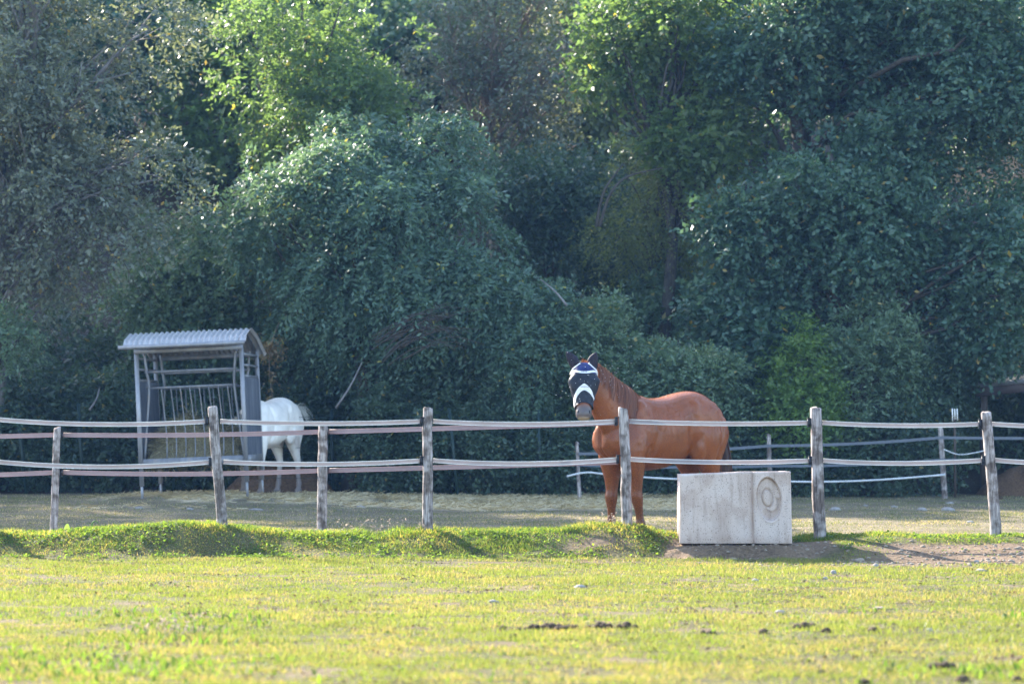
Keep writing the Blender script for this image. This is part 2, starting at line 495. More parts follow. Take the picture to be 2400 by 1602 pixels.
# ------------------------------------------------------------------ trees and shrubs
TREE_N = [0]
def leaf_cloud(rng, P, D, per, sl, L, Wd, droop, flat=.6):
    n = len(P)
    ln_ = sl[0] + (sl[1] - sl[0]) * rng.rand(n)
    t = np.linspace(.12, 1, per)[None, :, None]
    Q = P[:, None] + D[:, None] * ln_[:, None, None] * t
    Q[..., 2] -= droop * (ln_[:, None] * t[..., 0] ** 2)
    up = np.array([0, 0, 1.]) + .5 * rng.randn(n, 3)
    side = nrm(np.cross(D, up))
    sg = np.where(np.arange(per) % 2 == 0, 1., -1.)[None, :, None]
    ld = D[:, None] * .55 + side[:, None] * sg * .8 + .38 * rng.randn(n, per, 3)
    ld[..., 2] -= .35 * droop + .1
    ld = nrm(ld)
    nn = nrm(np.array([0, 0, 1.]) * flat + rng.randn(n, per, 3) * .6)
    b = nrm(np.cross(ld, nn))
    s = (.5 + .5 * rng.rand(n, per, 1) + .55 * rng.rand(n, 1, 1) ** 2)
    Lx = L * s; Wx = Wd * s * .5
    V = np.stack([Q, Q + ld * Lx * .45 + b * Wx, Q + ld * Lx, Q + ld * Lx * .45 - b * Wx], 2).reshape(-1, 3)
    F = np.arange(len(V)).reshape(-1, 4)
    tint = np.clip(.15 + .5 * rng.rand(n, 1) + .45 * (rng.rand(n, per) - .3), 0, .93)
    tint[rng.rand(n, per) < .012] = .99
    return V, F, tint.ravel()

def branch(mb, rng, a, b, r0, r1, k=6, bend=.12, n=5):
    a = np.asarray(a, float); b = np.asarray(b, float)
    L = np.linalg.norm(b - a)
    t = np.linspace(0, 1, k)[:, None]
    off = rng.randn(3) * bend * L; off[2] = abs(off[2]) * .7
    P = a + (b - a) * t + off * (np.sin(t * np.pi)) + rng.randn(k, 3) * .02 * L * np.sin(t * np.pi)
    V, F = tube(P, np.linspace(r0, r1, k), n)
    mb.add(V, F)
    return P

def tree(name, label, cat, hulls, material, seed, leaves=30000, L=.10, Wd=.05, per=9, sl=(.25, .5), droop=.35,
         blob=(.45, .85), nblob=40, bark='bark', base=None, trunk_r=.14, twigs=0, group=None, shell=.55, up=.0):
    """hulls: list of (x0,x1,y0,y1,Y,ry) crown boxes seen in the 2349-wide view at depth Y"""
    rng = np.random.RandomState(seed)
    H = []
    for (x0, x1, y0, y1, Y, ry) in hulls:
        a = pd(x0, y1, Y); b = pd(x1, y0, Y)
        H.append(((a + b) / 2, np.array([(b[0] - a[0]) / 2, ry, (b[2] - a[2]) / 2])))
    vol = np.array([h[1][0] * h[1][2] for h in H]); vol = vol / vol.sum()
    if base is None:
        c = H[0][0]; base = (c[0], c[1])
    bz = float(ground(base[0], base[1]))
    root = empty(name, (base[0], base[1], bz), label, cat, group)
    mb = MB()
    top = max(h[0][2] + .3 * h[1][2] for h in H)
    c0 = H[0][0]
    tp = np.array([c0[0] + rng.randn() * .2, c0[1], max(top, bz + .6)])
    stem = branch(mb, rng, (base[0], base[1], bz - .1), tp, trunk_r, trunk_r * .35, 9, .04, 8)
    B = []; R = []; ON = []
    for (c, r), w in zip(H, vol):
        m = max(3, int(nblob * w))
        d = nrm(rng.randn(m, 3)); d[:, 1] -= .15; d = nrm(d)
        rad = shell + (1 - shell) * rng.rand(m) ** .5
        rad = np.where(rng.rand(m) < .2, rng.rand(m) * shell, rad)
        br = blob[0] * .7 + (blob[1] * 1.1 - blob[0] * .7) * rng.rand(m) ** 1.3
        rr = np.maximum(r[None] - br[:, None] * .8, r[None] * .35)
        ctr = c + d * rad[:, None] * rr * (.72 + .58 * rng.rand(m))[:, None]
        ctr[:, 2] = np.maximum(ctr[:, 2], ground(ctr[:, 0], ctr[:, 1]) + .25)
        B.append(ctr); R.append(br); ON.append(d)
    B = np.concatenate(B); R = np.concatenate(R); ON = np.concatenate(ON)
    for p, r in zip(B, R):
        j = int(np.clip((p[2] - stem[0, 2]) / (stem[-1, 2] - stem[0, 2] + 1e-6) * .75 * 8, 1, 7))
        bp = branch(mb, rng, stem[j], p, trunk_r * .3, .012, 6, .10, 4)
        for q in range(twigs):
            e = p + nrm(rng.randn(3) + np.array([0, -.2, up])) * r * (1.0 + .5 * rng.rand())
            branch(mb, rng, bp[3 + q % 3], e, .012, .004, 4, .12, 3)
    wts = R ** 2 / (R ** 2).sum()
    ns = max(20, leaves // per)
    bi = rng.choice(len(B), ns, p=wts)
    d = nrm(rng.randn(ns, 3) + .55 * ON[bi] + np.array([0, -.1, .25]))
    rad = R[bi] * (.35 + .65 * rng.rand(ns) ** .45) * np.where(rng.rand(ns) < .14, 1.15 + .45 * rng.rand(ns), 1.0)
    P = B[bi] + d * rad[:, None] * np.array([1, 1, .75])
    D = nrm(d * .8 + .5 * ON[bi] + .45 * rng.randn(ns, 3) + np.array([0, 0, up]))
    V, F, t = leaf_cloud(rng, P, D, per, sl, L, Wd, droop)
    t = np.clip(t + .25 * (rng.rand(len(B))[bi].repeat(per) - .5), 0, .93) * (t < .95) + t * (t >= .95)
    ok = V[:, 2].reshape(-1, 4).min(1) > .12
    V = V.reshape(-1, 4, 3)[ok].reshape(-1, 3); t = t[ok]
    part('crown' if cat == 'tree' else 'foliage', V, np.arange(len(V)).reshape(-1, 4), material, root, smooth=False, face_attr=t)
    mb.build('trunk' if cat == 'tree' else 'stem', M[bark], root)
    return root

G = {
 'ash': leaf_mat('leaf_grey_olive', (.080, .100, .068), (.160, .180, .138), (.30, .22, .07), .26),
 'lime': leaf_mat('leaf_bright_green', (.054, .094, .034), (.122, .168, .060), (.32, .26, .05), .49, (2.1, 2.2, 1.3)),
 'blue': leaf_mat('leaf_blue_green', (.050, .100, .066), (.112, .180, .128), (.32, .29, .06), .28),
 'oak': leaf_mat('leaf_dark_oak', (.034, .074, .048), (.080, .145, .095), (.26, .19, .05), .28),
 'willow': leaf_mat('leaf_olive', (.072, .098, .035), (.15, .17, .06), (.30, .26, .07), .42),
 'shrub': leaf_mat('leaf_shrub', (.064, .115, .064), (.135, .200, .122), (.26, .21, .07), .28),
 'fresh': leaf_mat('leaf_fresh', (.065, .12, .03), (.12, .20, .05), None, .38),
 'hedge': leaf_mat('leaf_hedge', (.030, .060, .036), (.074, .118, .074), (.22, .17, .05), .27),
 'brown': leaf_mat('leaf_withered', (.12, .085, .04), (.22, .16, .08), None, .3),
}
far = 'trees on the slope closing the view at the back'
def forest():
    # --- far row on the slope
    spots = [(-13.5, 57, 11.8), (-9.6, 59, 12.0), (-5.6, 57, 11.2), (-2.0, 59, 11.4), (1.5, 57, 12.4), (5.2, 59, 13.2), (9.0, 57, 13.0), (12.8, 59, 13.8)]
    kinds = ['lime', 'oak', 'lime', 'shrub', 'willow', 'lime', 'oak', 'oak']
    where = ['at the far left', 'second from the left', 'third from the left, behind the sunlit lime', 'behind the half-bare tree', 'right of the half-bare tree', 'behind the sunlit maple', 'behind the dark oak', 'at the far right']
    for i, ((x, y, z), k) in enumerate(zip(spots, kinds)):
        f = FPX / y / K
        X0 = (x / y * FPX + 1200) / K
        zt = (HORIZON - (z - EYE) * FPX / y) / K; zb = (HORIZON - (float(ground(x, y)) + .2 - EYE) * FPX / y) / K
        tree('forest_tree', 'far tree of the back row, ' + where[i], 'tree',
             [(X0 - 2.6 * f, X0 + 2.6 * f, zt, zb, y, 2.0)], G[k], 300 + i, 17000, .17, .085, 8, (.3, .6), .3, (.7, 1.2), 34, group=far, trunk_r=.2)
    # a last row added upslope to block sun, and dark undergrowth between the trunks
    tops = [23.5, 24, 23, 23.8, 22.5, 20.5, 15.8, 21, 14.8, 17.5, 22, 20]  # crown tops shaped to shade the wood, with dips letting sun through
    for i in range(12):
        x = -36 + 3.4 * i; y = 64 + .5 * math.sin(i * 2.3); f = FPX / y / K; X0 = (x / y * FPX + 1200) / K
        g0 = float(ground(x, y)); zt = (HORIZON - (tops[i] - EYE) * FPX / y) / K; zb = (HORIZON - (g0 - EYE) * FPX / y) / K
        tree('forest_tree', 'hardly visible tree high on the slope, added to keep sun off the nearer crowns', 'tree', [(X0 - 2.3 * f, X0 + 2.3 * f, zt, zb, y, 1.8)], G['lime' if i % 3 else 'oak'], 340 + i,
             9000, .42, .21, 7, (.4, .9), .3, (.9, 1.4), 40, group='hardly visible sun-blocking trees added high on the slope', trunk_r=.2)
    for i in range(10):
        x0 = -80 + i * 275; yt = 640 + 70 * math.sin(i * 2.7)
        tree('undergrowth_shrub', 'dim shrub of the undergrowth ' + ['at the left edge of the wood', 'left of the hay rack', 'behind the hay rack', 'behind the white horse', 'behind the tangle of dead branches', 'left of the brown horse', 'behind the brown horse', 'above the concrete trough', 'behind the last two fence posts', 'behind the shed'][i], 'shrub', [(x0 - 190, x0 + 190, yt, 1120, 46.6 + .5 * math.sin(i * 1.3), .8)], G['hedge' if i % 2 else 'shrub'], 360 + i,
             15000, .11, .055, 8, (.25, .5), .35, (.4, .75), 30, group='undergrowth between the trunks', trunk_r=.04)
    # --- middle distance
    tree('lime_tree', 'bright green sunlit tree at the top left of centre, glittering against the dark crowns', 'tree',
         [(470, 940, -130, 430, 48.5, 1.5), (640, 960, 120, 430, 47.2, .9)], G['lime'], 21, 23000, .115, .055, 9, (.25, .5), .25, (.45, .85), 46)
    tree('twiggy_tree', 'half-bare tree with grey-brown fanning twigs at the top centre', 'tree',
         [(920, 1400, -70, 400, 52, 1.4)], G['ash'], 22, 15000, .10, .05, 6, (.3, .6), .1, (.5, .9), 44, bark='dead_twig', twigs=9, up=.6, trunk_r=.12)
    tree('maple_tree', 'sunlit yellow-green tree right of centre near the top edge, left of the dark oak', 'tree',
         [(1330, 1720, -110, 300, 46.8, 1.3), (1490, 1750, 180, 440, 46.3, 1.0)], G['lime'], 23, 20000, .12, .065, 8, (.22, .45), .2, (.4, .8), 50)
    tree('willow_tree', 'thin olive-green tree with two slender dark stems in the dim gap at centre right', 'tree',
         [(1330, 1660, 290, 640, 47.5, 1.2)], G['willow'], 24, 18000, .08, .028, 10, (.3, .55), .5, (.35, .7), 40, trunk_r=.05)
    tree('hazel_tree', 'dark shaded tree filling the hollow between the blue-green tree and the oak', 'tree',
         [(1130, 1760, 330, 900, 52, 1.6)], G['hedge'], 25, 36000, .12, .06, 8, (.25, .5), .3, (.5, .9), 46)
    tree('hornbeam_tree', 'dim dark green tree in the gap right of the blue-green tree', 'tree',
         [(1080, 1400, 320, 600, 49.2, 1.2)], G['hedge'], 47, 22000, .10, .05, 8, (.25, .5), .3, (.4, .8), 36, trunk_r=.08)
    tree('elm_tree', 'shaded green tree seen behind the feeder roof and left of the blue-green tree', 'tree',
         [(250, 720, 380, 900, 46.5, 1.5)], G['shrub'], 26, 40000, .10, .05, 9, (.25, .5), .4, (.4, .8), 46)
    # --- front edge of the wood
    tree('ash_tree', 'large grey-olive tree with arching bare limbs at the left edge', 'tree',
         [(-330, 400, -220, 420, 43.6, 1.7), (-120, 480, 100, 700, 43.2, 1.3)], G['ash'], 27, 52000, .095, .048, 8, (.3, .55), .45, (.4, .8), 66,
         bark='bark_grey', base=(-8.9, 44.2), trunk_r=.2, twigs=4)
    tree('walnut_tree', 'big blue-green tree with drooping leafy sprays in the middle left of the wood', 'tree',
         [(590, 1010, 240, 640, 44.4, 1.4), (690, 1190, 330, 860, 43.6, 1.3), (620, 900, 560, 860, 44.6, .6), (540, 740, 400, 640, 43.9, .8), (1040, 1240, 540, 800, 43.5, .8), (900, 1110, 260, 480, 44.3, .8)], G['blue'], 28, 80000, .105, .042, 11, (.3, .55), .75, (.4, .75), 84, trunk_r=.18)
    tree('oak_tree', 'huge dark green oak filling the upper right of the view', 'tree',
         [(1560, 2080, -260, 300, 46, 1.7), (1900, 2520, -260, 480, 45.2, 1.8)], G['oak'], 29, 76000, .115, .062, 8, (.25, .5), .25, (.45, .9), 84, trunk_r=.24)
    tree('oak_tree', 'lower dark oak with a rounded crown below the huge one at the right', 'tree',
         [(1700, 2160, 330, 780, 44.2, 1.3), (2080, 2500, 400, 860, 44.0, 1.3), (1630, 1830, 420, 640, 44.3, .8), (1960, 2140, 260, 480, 44.4, .8)], G['oak'], 30, 66000, .105, .06, 8, (.25, .45), .25, (.4, .75), 74, trunk_r=.16)
    # --- shrubs at the foot of the wood
    sh = [
     ('shrub', 'grey-green shrub with upswept sprays behind the head of the brown horse', 'shrub', [(1270, 1560, 690, 1010, 43.4, .8)], 'shrub', 31, 24000, dict(up=.8, L=.07, Wd=.032)),
     ('shrub', 'rounded grey-green shrub directly above the back of the brown horse', 'shrub', [(1470, 1750, 780, 1060, 43.2, .8)], 'shrub', 32, 24000, dict(up=.4, L=.07, Wd=.032)),
     ('oak_sapling', 'small broad-leaved oak sapling above the shrubs right of centre', 'shrub', [(1580, 1810, 615, 880, 44.2, .8)], 'oak', 33, 17000, dict(L=.11, Wd=.065)),
     ('fresh_shrub', 'narrow fresh-green bush to the right of the brown horse', 'shrub', [(1770, 1890, 750, 1080, 42.9, .45)], 'fresh', 34, 13000, dict(up=.6, L=.08, Wd=.04)),
     ('spiky_shrub', 'tall dull-green shrub with pointed shoots between the fresh-green bush and the shed', 'shrub', [(1850, 2130, 670, 1060, 43.3, .8)], 'shrub', 35, 27000, dict(up=.9, L=.08, Wd=.035)),
     ('shrub', 'dark shrub hanging over the roof edge of the shed at the right', 'shrub', [(2030, 2235, 760, 1010, 44.2, .7)], 'hedge', 36, 22000, dict()),
     ('shrub', 'pale blue-green shrub at the right foot of the blue-green tree', 'shrub', [(1080, 1330, 640, 1000, 43.4, .8)], 'blue', 37, 26000, dict(L=.075, Wd=.034)),
     ('shrub', 'dark tangled shrub under the blue-green tree with dead branches on it', 'shrub', [(820, 1140, 800, 1130, 43.6, .8)], 'hedge', 38, 24000, dict()),
     ('shrub', 'dark shrub behind the white horse', 'shrub', [(620, 880, 790, 1130, 43.9, .8)], 'hedge', 39, 21000, dict()),
     ('shrub', 'dark shrub straight behind the hay rack', 'shrub', [(300, 660, 800, 1140, 44.2, .8)], 'hedge', 40, 20000, dict()),
     ('shrub', 'dark shrub at the left edge behind the leaning post', 'shrub', [(-160, 180, 820, 1140, 43.6, .8)], 'hedge', 41, 22000, dict()),
     ('shrub', 'dark green shrub between the left edge and the hay rack', 'shrub', [(110, 350, 740, 1130, 44.0, .8)], 'hedge', 42, 21000, dict()),
     ('shrub', 'pale small-leaved branch of a shrub at the left edge above the tapes', 'shrub', [(-110, 75, 700, 850, 42.8, .4)], 'shrub', 43, 5000, dict(L=.07, Wd=.035)),
    ]
    for nm, lab, cat, hl, g, sd, nl, kw in sh:
        hl = [(x0, x1, y0, y1, Y + (1.4 if x0 + x1 < 1800 and y1 > 1000 else 0), ry) for (x0, x1, y0, y1, Y, ry) in hl]
        a = dict(L=.08, Wd=.042, per=9, sl=(.2, .42), droop=.3, blob=(.25, .5), nblob=34, trunk_r=.04)
        a.update(kw)
        tree(nm, lab, cat, hl, G[g], sd, nl, **a)
    # low hedge along the back of the paddock, bush by bush
    near = ['below the left edge of the wood', 'left of the hay rack legs', 'seen under the hay rack', 'at the heels of the white horse', 'right of the brown dung heap',
            'behind the second tall fence post', 'left of the stunted post behind the brown horse', 'seen under the belly of the brown horse', 'hidden mostly by the concrete trough', 'right of the concrete trough', 'left of the far right post', 'before the dark shed']
    for i in range(12):
        x0 = -60 + i * 193
        tree('hedge_bush', 'low dark hedge bush ' + near[i], 'hedge bush', [(x0 - 130, x0 + 130, 935 + 30 * math.sin(i * 2.1), 1165, 43.2 + (.9 if i < 5 else 0) * 1.7 + .15 * math.sin(i * 1.7), .55)],
             G['hedge'], 60 + i, 11000, .07, .038, 8, (.15, .32), .3, (.2, .38), 26, group='hedge bushes along the back of the paddock', trunk_r=.025)
forest()

# arching bare limbs of the left tree and the dead tangle under the big one
def loose_wood():
    rng = np.random.RandomState(4)
    r = empty('bare_branches', pd(-40, 620, 42.8), 'grey bare limbs arching out from the left edge of the picture', 'branches')
    for pts, rr in [([(-60, 520), (40, 430), (130, 402), (220, 440), (300, 540), (360, 690)], .035), ([(-60, 640), (60, 540), (180, 500), (260, 560), (330, 700)], .022),
                    ([(-60, 330), (60, 260), (170, 170), (260, 90)], .03), ([(20, 620), (-10, 500), (5, 420)], .02), ([(60, 500), (90, 600), (70, 720)], .012), ([(150, 420), (200, 560), (190, 690)], .010),
                    ([(-40, 700), (60, 560), (160, 470), (260, 430), (330, 420)], .05)]:
        P = resample(np.array([pd(x, y, 42.7 + .25 * math.sin(x * .02 + y * .01)) for x, y in pts]), 16)
        P += rng.randn(*P.shape) * .012
        V, F = tube(P, np.linspace(rr * .7, rr * .18, 16), 6)
        part('limb', V, F, M['bark'], r)
        for k in range(6):
            i = rng.randint(4, 15); e = P[i] + np.array([rng.randn() * .4, rng.randn() * .2, -.2 - .5 * rng.rand()])
            mb = MB(); branch(mb, rng, P[i], e, rr * .25, .004, 6, .15, 4); mb.build('twig', M['bark'], r)
    r = empty('dead_branches', pd(900, 800, 42.5), 'tangle of dead reddish-brown branches hanging below the blue-green tree', 'branches')
    mb = MB()
    for k in range(28):
        x = 850 + 90 * rng.rand(); y = 785 + 25 * rng.randn()
        P = resample(np.array([pd(x, y + 15, 42.5), pd(x + 60 + 40 * rng.rand(), y - 25 - 15 * rng.rand(), 42.4), pd(x + 120 + 70 * rng.rand(), y - 25 + 20 * rng.randn(), 42.45 + .2 * rng.randn())]), 9)
        V, F = tube(P, np.linspace(.012, .004, 9), 4); mb.add(V, F)
    mb.build('branch', M['bark'], r)['kind'] = 'stuff'
    for a, b in [((770, 935), (830, 830)), ((205, 940), (228, 890)), ((1300, 700), (1240, 640)), ((560, 0), (565, 1))][:3]:
        P = resample(np.array([pd(a[0], a[1], 42.4), pd((a[0] + b[0]) / 2 + 5, (a[1] + b[1]) / 2, 42.5), pd(b[0], b[1], 42.6)]), 6)
        V, F = tube(P, np.linspace(.022, .008, 6), 5); part('stick', V, F, M['bark_grey'], r)
    # slender twin stems of the thin tree in the gap
    t = [o for o in C.objects if o.name == 'willow_tree'][0]
    for pts in ([(1368, 520), (1385, 440), (1430, 375)], [(1375, 520), (1400, 445), (1440, 405), (1520, 385)]):
        P = resample(np.array([pd(x, y, 45.6) for x, y in pts]), 12)
        V, F = tube(P, np.linspace(.036, .012, 12), 6); part('stem', V, F, M['bark'], t)
    # withered brown leaves hanging beside the hay rack
    V, F, tt = leaf_cloud(rng, pd(622, 790, 43.7) + rng.randn(60, 3) * np.array([.13, .12, .08]), nrm(rng.randn(60, 3) + np.array([0, 0, -1.])), 6, (.1, .25), .08, .035, .4)
    P2 = np.array([pd(610 + 30 * rng.rand(), 830 + 130 * rng.rand(), 43.8) for _ in range(30)])
    V2, F2, t2 = leaf_cloud(rng, P2, nrm(rng.randn(30, 3) + np.array([0, 0, -1.])), 5, (.1, .2), .06, .03, .4)
    b = empty('withered_spray', pd(622, 790, 43.7), 'withered brown leaf spray hanging beside the hay rack roof', 'branch')
    part('leaves', np.concatenate([V, V2]), np.concatenate([F, F2 + len(V)]), G['brown'], b, smooth=False, face_attr=np.concatenate([tt, t2]))
    V, F = tube(resample(np.array([pd(640, 740, 44.2), pd(622, 790, 43.7), pd(618, 850, 43.8), pd(632, 960, 43.9)]), 10), np.linspace(.012, .004, 10), 5)
    part('twig', V, F, M['dead_twig'], b)
loose_wood()

# ------------------------------------------------------------------ fences
def wood_build(nd, ln, out):
    tc = nd('TexCoord'); mp = nd('Mapping'); mp.inputs['Scale'].default_value = (1, 1, .07)
    ln(tc.outputs['Object'], mp.inputs['Vector'])
    n = nd('TexNoise'); n.inputs['Scale'].default_value = 60; n.inputs['Detail'].default_value = 8; n.inputs['Roughness'].default_value = .7
    ln(mp.outputs[0], n.inputs['Vector'])
    r = ramp(nd, [(.34, (.075, .06, .055)), (.46, (.25, .215, .20)), (.62, (.44, .39, .37))]); ln(n.outputs[0], r.inputs[0])
    n2 = nd('TexNoise'); n2.inputs['Scale'].default_value = 9; n2.inputs['Detail'].default_value = 5; ln(tc.outputs['Object'], n2.inputs['Vector'])
    r2 = ramp(nd, [(.40, (.42, .38, .35)), (.58, (1.1, 1.1, 1.1))]); ln(n2.outputs[0], r2.inputs[0])
    mx = nd('MixRGB', blend_type='MULTIPLY'); mx.inputs[0].default_value = 1
    ln(r.outputs[0], mx.inputs[1]); ln(r2.outputs[0], mx.inputs[2])
    p = nd('BsdfPrincipled'); p.inputs['Roughness'].default_value = .85; p.inputs['Specular IOR Level'].default_value = .2
    ln(mx.outputs[0], p.inputs['Base Color'])
    bp = nd('Bump'); bp.inputs['Strength'].default_value = .7; bp.inputs['Distance'].default_value = .012
    ln(n.outputs[0], bp.inputs['Height']); ln(bp.outputs[0], p.inputs['Normal']); ln(p.outputs[0], out.inputs[0])
M['post_wood'] = mat('post_wood', wood_build)
def tape_mat(name, c, e):
    def b(nd, ln, out):
        tc = nd('TexCoord'); n = nd('TexNoise'); n.inputs['Scale'].default_value = 3; n.inputs['Detail'].default_value = 3
        ln(tc.outputs['Object'], n.inputs['Vector'])
        r = ramp(nd, [(.3, tuple(.8 * v for v in c)), (.7, c)]); ln(n.outputs[0], r.inputs[0])
        p = nd('BsdfPrincipled'); p.inputs['Roughness'].default_value = .5; ln(r.outputs[0], p.inputs['Base Color'])
        t = nd('BsdfTranslucent'); ln(r.outputs[0], t.inputs[0])
        m = nd('MixShader'); m.inputs[0].default_value = e
        ln(p.outputs[0], m.inputs[1]); ln(t.outputs[0], m.inputs[2]); ln(m.outputs[0], out.inputs[0])
    return mat(name, b)
M['tape'] = tape_mat('tape', (.27, .22, .21), .10)
M['tape_edge'] = tape_mat('tape_edge', (.80, .77, .72), .15)
M['tape_brown'] = tape_mat('tape_brown', (.24, .17, .17), .08)
M['tape_brown_edge'] = tape_mat('tape_brown_edge', (.48, .30, .29), .12)
M['tape_dark'] = tape_mat('tape_dark', (.10, .115, .145), .05)
M['rope'] = tape_mat('rope', (.62, .62, .62), .05)

def post_mesh(top, bot, r, seed, crack=None, n=18, m=30):
    rng = np.random.RandomState(seed)
    top = np.asarray(top, float); bot = np.asarray(bot, float)
    t = np.linspace(0, 1, m)
    sway = np.cumsum(rng.randn(m, 2), 0); sway -= np.linspace(0, 1, m)[:, None] * sway[-1]
    P = bot + (top - bot) * t[:, None]
    P[:, :2] += sway * .0022
    th = np.arange(n) / n * 2 * np.pi
    lump = 1 + .05 * np.cos(2 * th + rng.rand() * 6)[None] + .035 * np.cos(3 * th + 2.5 * t[:, None] + rng.rand() * 6) + .02 * rng.randn(1, n) + .012 * rng.randn(m, n)
    R = r * (1.06 - .12 * t)[:, None] * lump
    for k in range(2):      # knots
        i = rng.randint(4, m - 3); j = rng.randint(n)
        R[i, j] *= 1.12; R[i, (j + 1) % n] *= 1.05
    if crack is not None:
        j = int((crack % (2 * np.pi)) / (2 * np.pi) * n)
        jj = (j + (np.sin(t * 3 + seed) * .6).round().astype(int)) % n
        R[np.arange(m), jj] *= np.where(t > .08, .70, .95)
    V = P[:, None] + np.stack([np.cos(th)[None] * R, np.sin(th)[None] * R, 0 * R], -1)
    V[-1, :, 2] += .012 * np.cos(th - 1 + seed) + .004 * rng.randn(n)
    ring = P[-1] + (V[-1] - P[-1]) * .86 + np.array([0, 0, .012])
    V = np.concatenate([V.reshape(-1, 3), ring, [P[-1] + np.array([0, 0, .014])]])
    F = [grid_faces(m + 1, n)]
    o = m * n; a = np.arange(n)
    F.append(np.stack([o + a, o + (a + 1) % n, np.full(n, o + n)], 1))
    return V, F

def ribbon(a, b, sag, w, k=22, tw=0.0):
    t = np.linspace(0, 1, k)
    P = np.asarray(a) + (np.asarray(b) - np.asarray(a)) * t[:, None]
    P[:, 2] -= sag * 4 * t * (1 - t)
    return P

def tape(root, a, b, sag, w, mid, edge, er=.0062):
    P = ribbon(a, b, sag, w)
    k = len(P); h = w / 2
    tilt = .006 * np.sin(np.linspace(0, 7, k))
    up = np.stack([0 * tilt, .10 + 5 * tilt, np.ones(k)], 1); up = nrm(up)
    V = np.concatenate([P - up * (h - er * .6), P + up * (h - er * .6)])
    i = np.arange(k - 1)
    F = np.stack([i, i + 1, k + i + 1, k + i], 1)
    o = part('tape', V, F, mid, root)
    for s in (-1, 1):
        E, EF = tube(P + up * s * (h - er), er, 6)
        part('tape_edge', E, EF, edge, o)
    return P

def insulator(root, p, sx):
    mb = MB()
    V, F = box(p + np.array([0, 0, 0]), (.034, .05, .085)); mb.add(V, F)
    V, F = box(p + np.array([sx * .012, -.012, .046]), (.062, .03, .012)); mb.add(V, F)
    V, F = box(p + np.array([sx * -.006, -.02, -.045]), (.03, .03, .012)); mb.add(V, F)
    V, F = tube(np.array([p + [-.0, -.01, -.03], p + [-.0, .06, -.03]]), .007, 6); mb.add(V, F)
    mb.build('insulator', M['black_plastic'], root)

FY = 29.75
front = empty('paddock_fence', (0, FY, .2), 'front fence of grey wooden posts and two pale white-edged tapes running across the view', 'fence')
posts = [((-30, 940), (-24, 1215), .058, 1, None), ((488, 935), (514, 1206), .060, 2, 4.9), ((982, 938), (980, 1212), .054, 3, None), ((1429, 938), (1441, 1212), .062, 4, 4.9),
         ((1872, 937), (1881, 1228), .066, 5, None), ((2262, 947), (2288, 1220), .059, 6, 4.3), ((2690, 950), (2700, 1222), .058, 7, None)]
fp = []
for (tx, ty), (bx, by), r, sd, cr in posts:
    T = pd(tx, ty, FY); Bt = pd(bx, by, FY); Bt[2] = float(ground(Bt[0], FY)) - .12
    V, F = post_mesh(T, Bt, r, sd, cr)
    o = part('fence_post', V, F, M['post_wood'], front)
    fp.append((T, Bt, r))
# heights of the two tapes at each post (2349-wide view)
up_y = [961, 966, 966, 966, 969, 972, 973]; lo_y = [1058, 1059, 1056, 1053, 1056, 1055, 1056]
def at_post(i, yv):
    T, Bt, r = fp[i]; z = pd(0, yv, FY)[2]
    f = (z - Bt[2]) / (T[2] - Bt[2])
    return Bt + (T - Bt) * f
for ys, sag in ((up_y, .024), (lo_y, .032)):
    for i in range(6):
        a = at_post(i, ys[i]); b = at_post(i + 1, ys[i + 1])
        a = a + np.array([fp[i][2] * .2, -fp[i][2] - .012, 0]) * np.array([1, -.6, 1]); b = b + np.array([-fp[i + 1][2] - .02, .0, 0])
        a = a + np.array([fp[i][2] * .9, 0, 0])
        tape(front, a, b, sag * (1.5 if i == 0 else .8 + .25 * (i % 3)) + (.0 if i else .01), .054, M['tape'], M['tape_edge'], .0050)
        insulator(front, b + np.array([.0, 0, 0]), 1)

rear = empty('paddock_fence', (-3, 31.6, .1), 'second fence close behind the front one, with shorter posts and purplish-brown tapes', 'fence')
RY = [32.3, 31.9, 31.3, 29.86]
rp = []
for (tx, ty), (bx, by), r, sd, Y in [((-480, 985), (-484, 1225), .05, 12, 32.3), ((132, 982), (121, 1228), .046, 13, 31.9), ((741, 975), (740, 1214), .060, 14, 31.2)]:
    T = pd(tx, ty, Y); Bt = pd(bx, by, Y); Bt[2] = float(ground(Bt[0], Y)) - .1
    V, F = post_mesh(T, Bt, r, sd, None)
    part('fence_post', V, F, M['post_wood'], rear)
ends = [(-480, 32.3), (132, 31.9), (741, 31.2), (1418, 29.86)]
for ys, sg in (((1001, 997, 990, 969), .02), ((1091, 1083, 1079, 1059), .03)):
    for i in range(3):
        a = pd(ends[i][0], ys[i], ends[i][1]); b = pd(ends[i + 1][0], ys[i + 1], ends[i + 1][1])
        if i < 3: a = a + np.array([.04, .07, 0])
        if i < 2: b = b + np.array([-.02, .07, 0])
        P = tape(rear, a, b, sg if i < 2 else .004, .056, M['tape_brown'], M['tape_brown_edge'], .0042)
        if i < 2: insulator(rear, b + np.array([.06, -.03, 0]), 1)

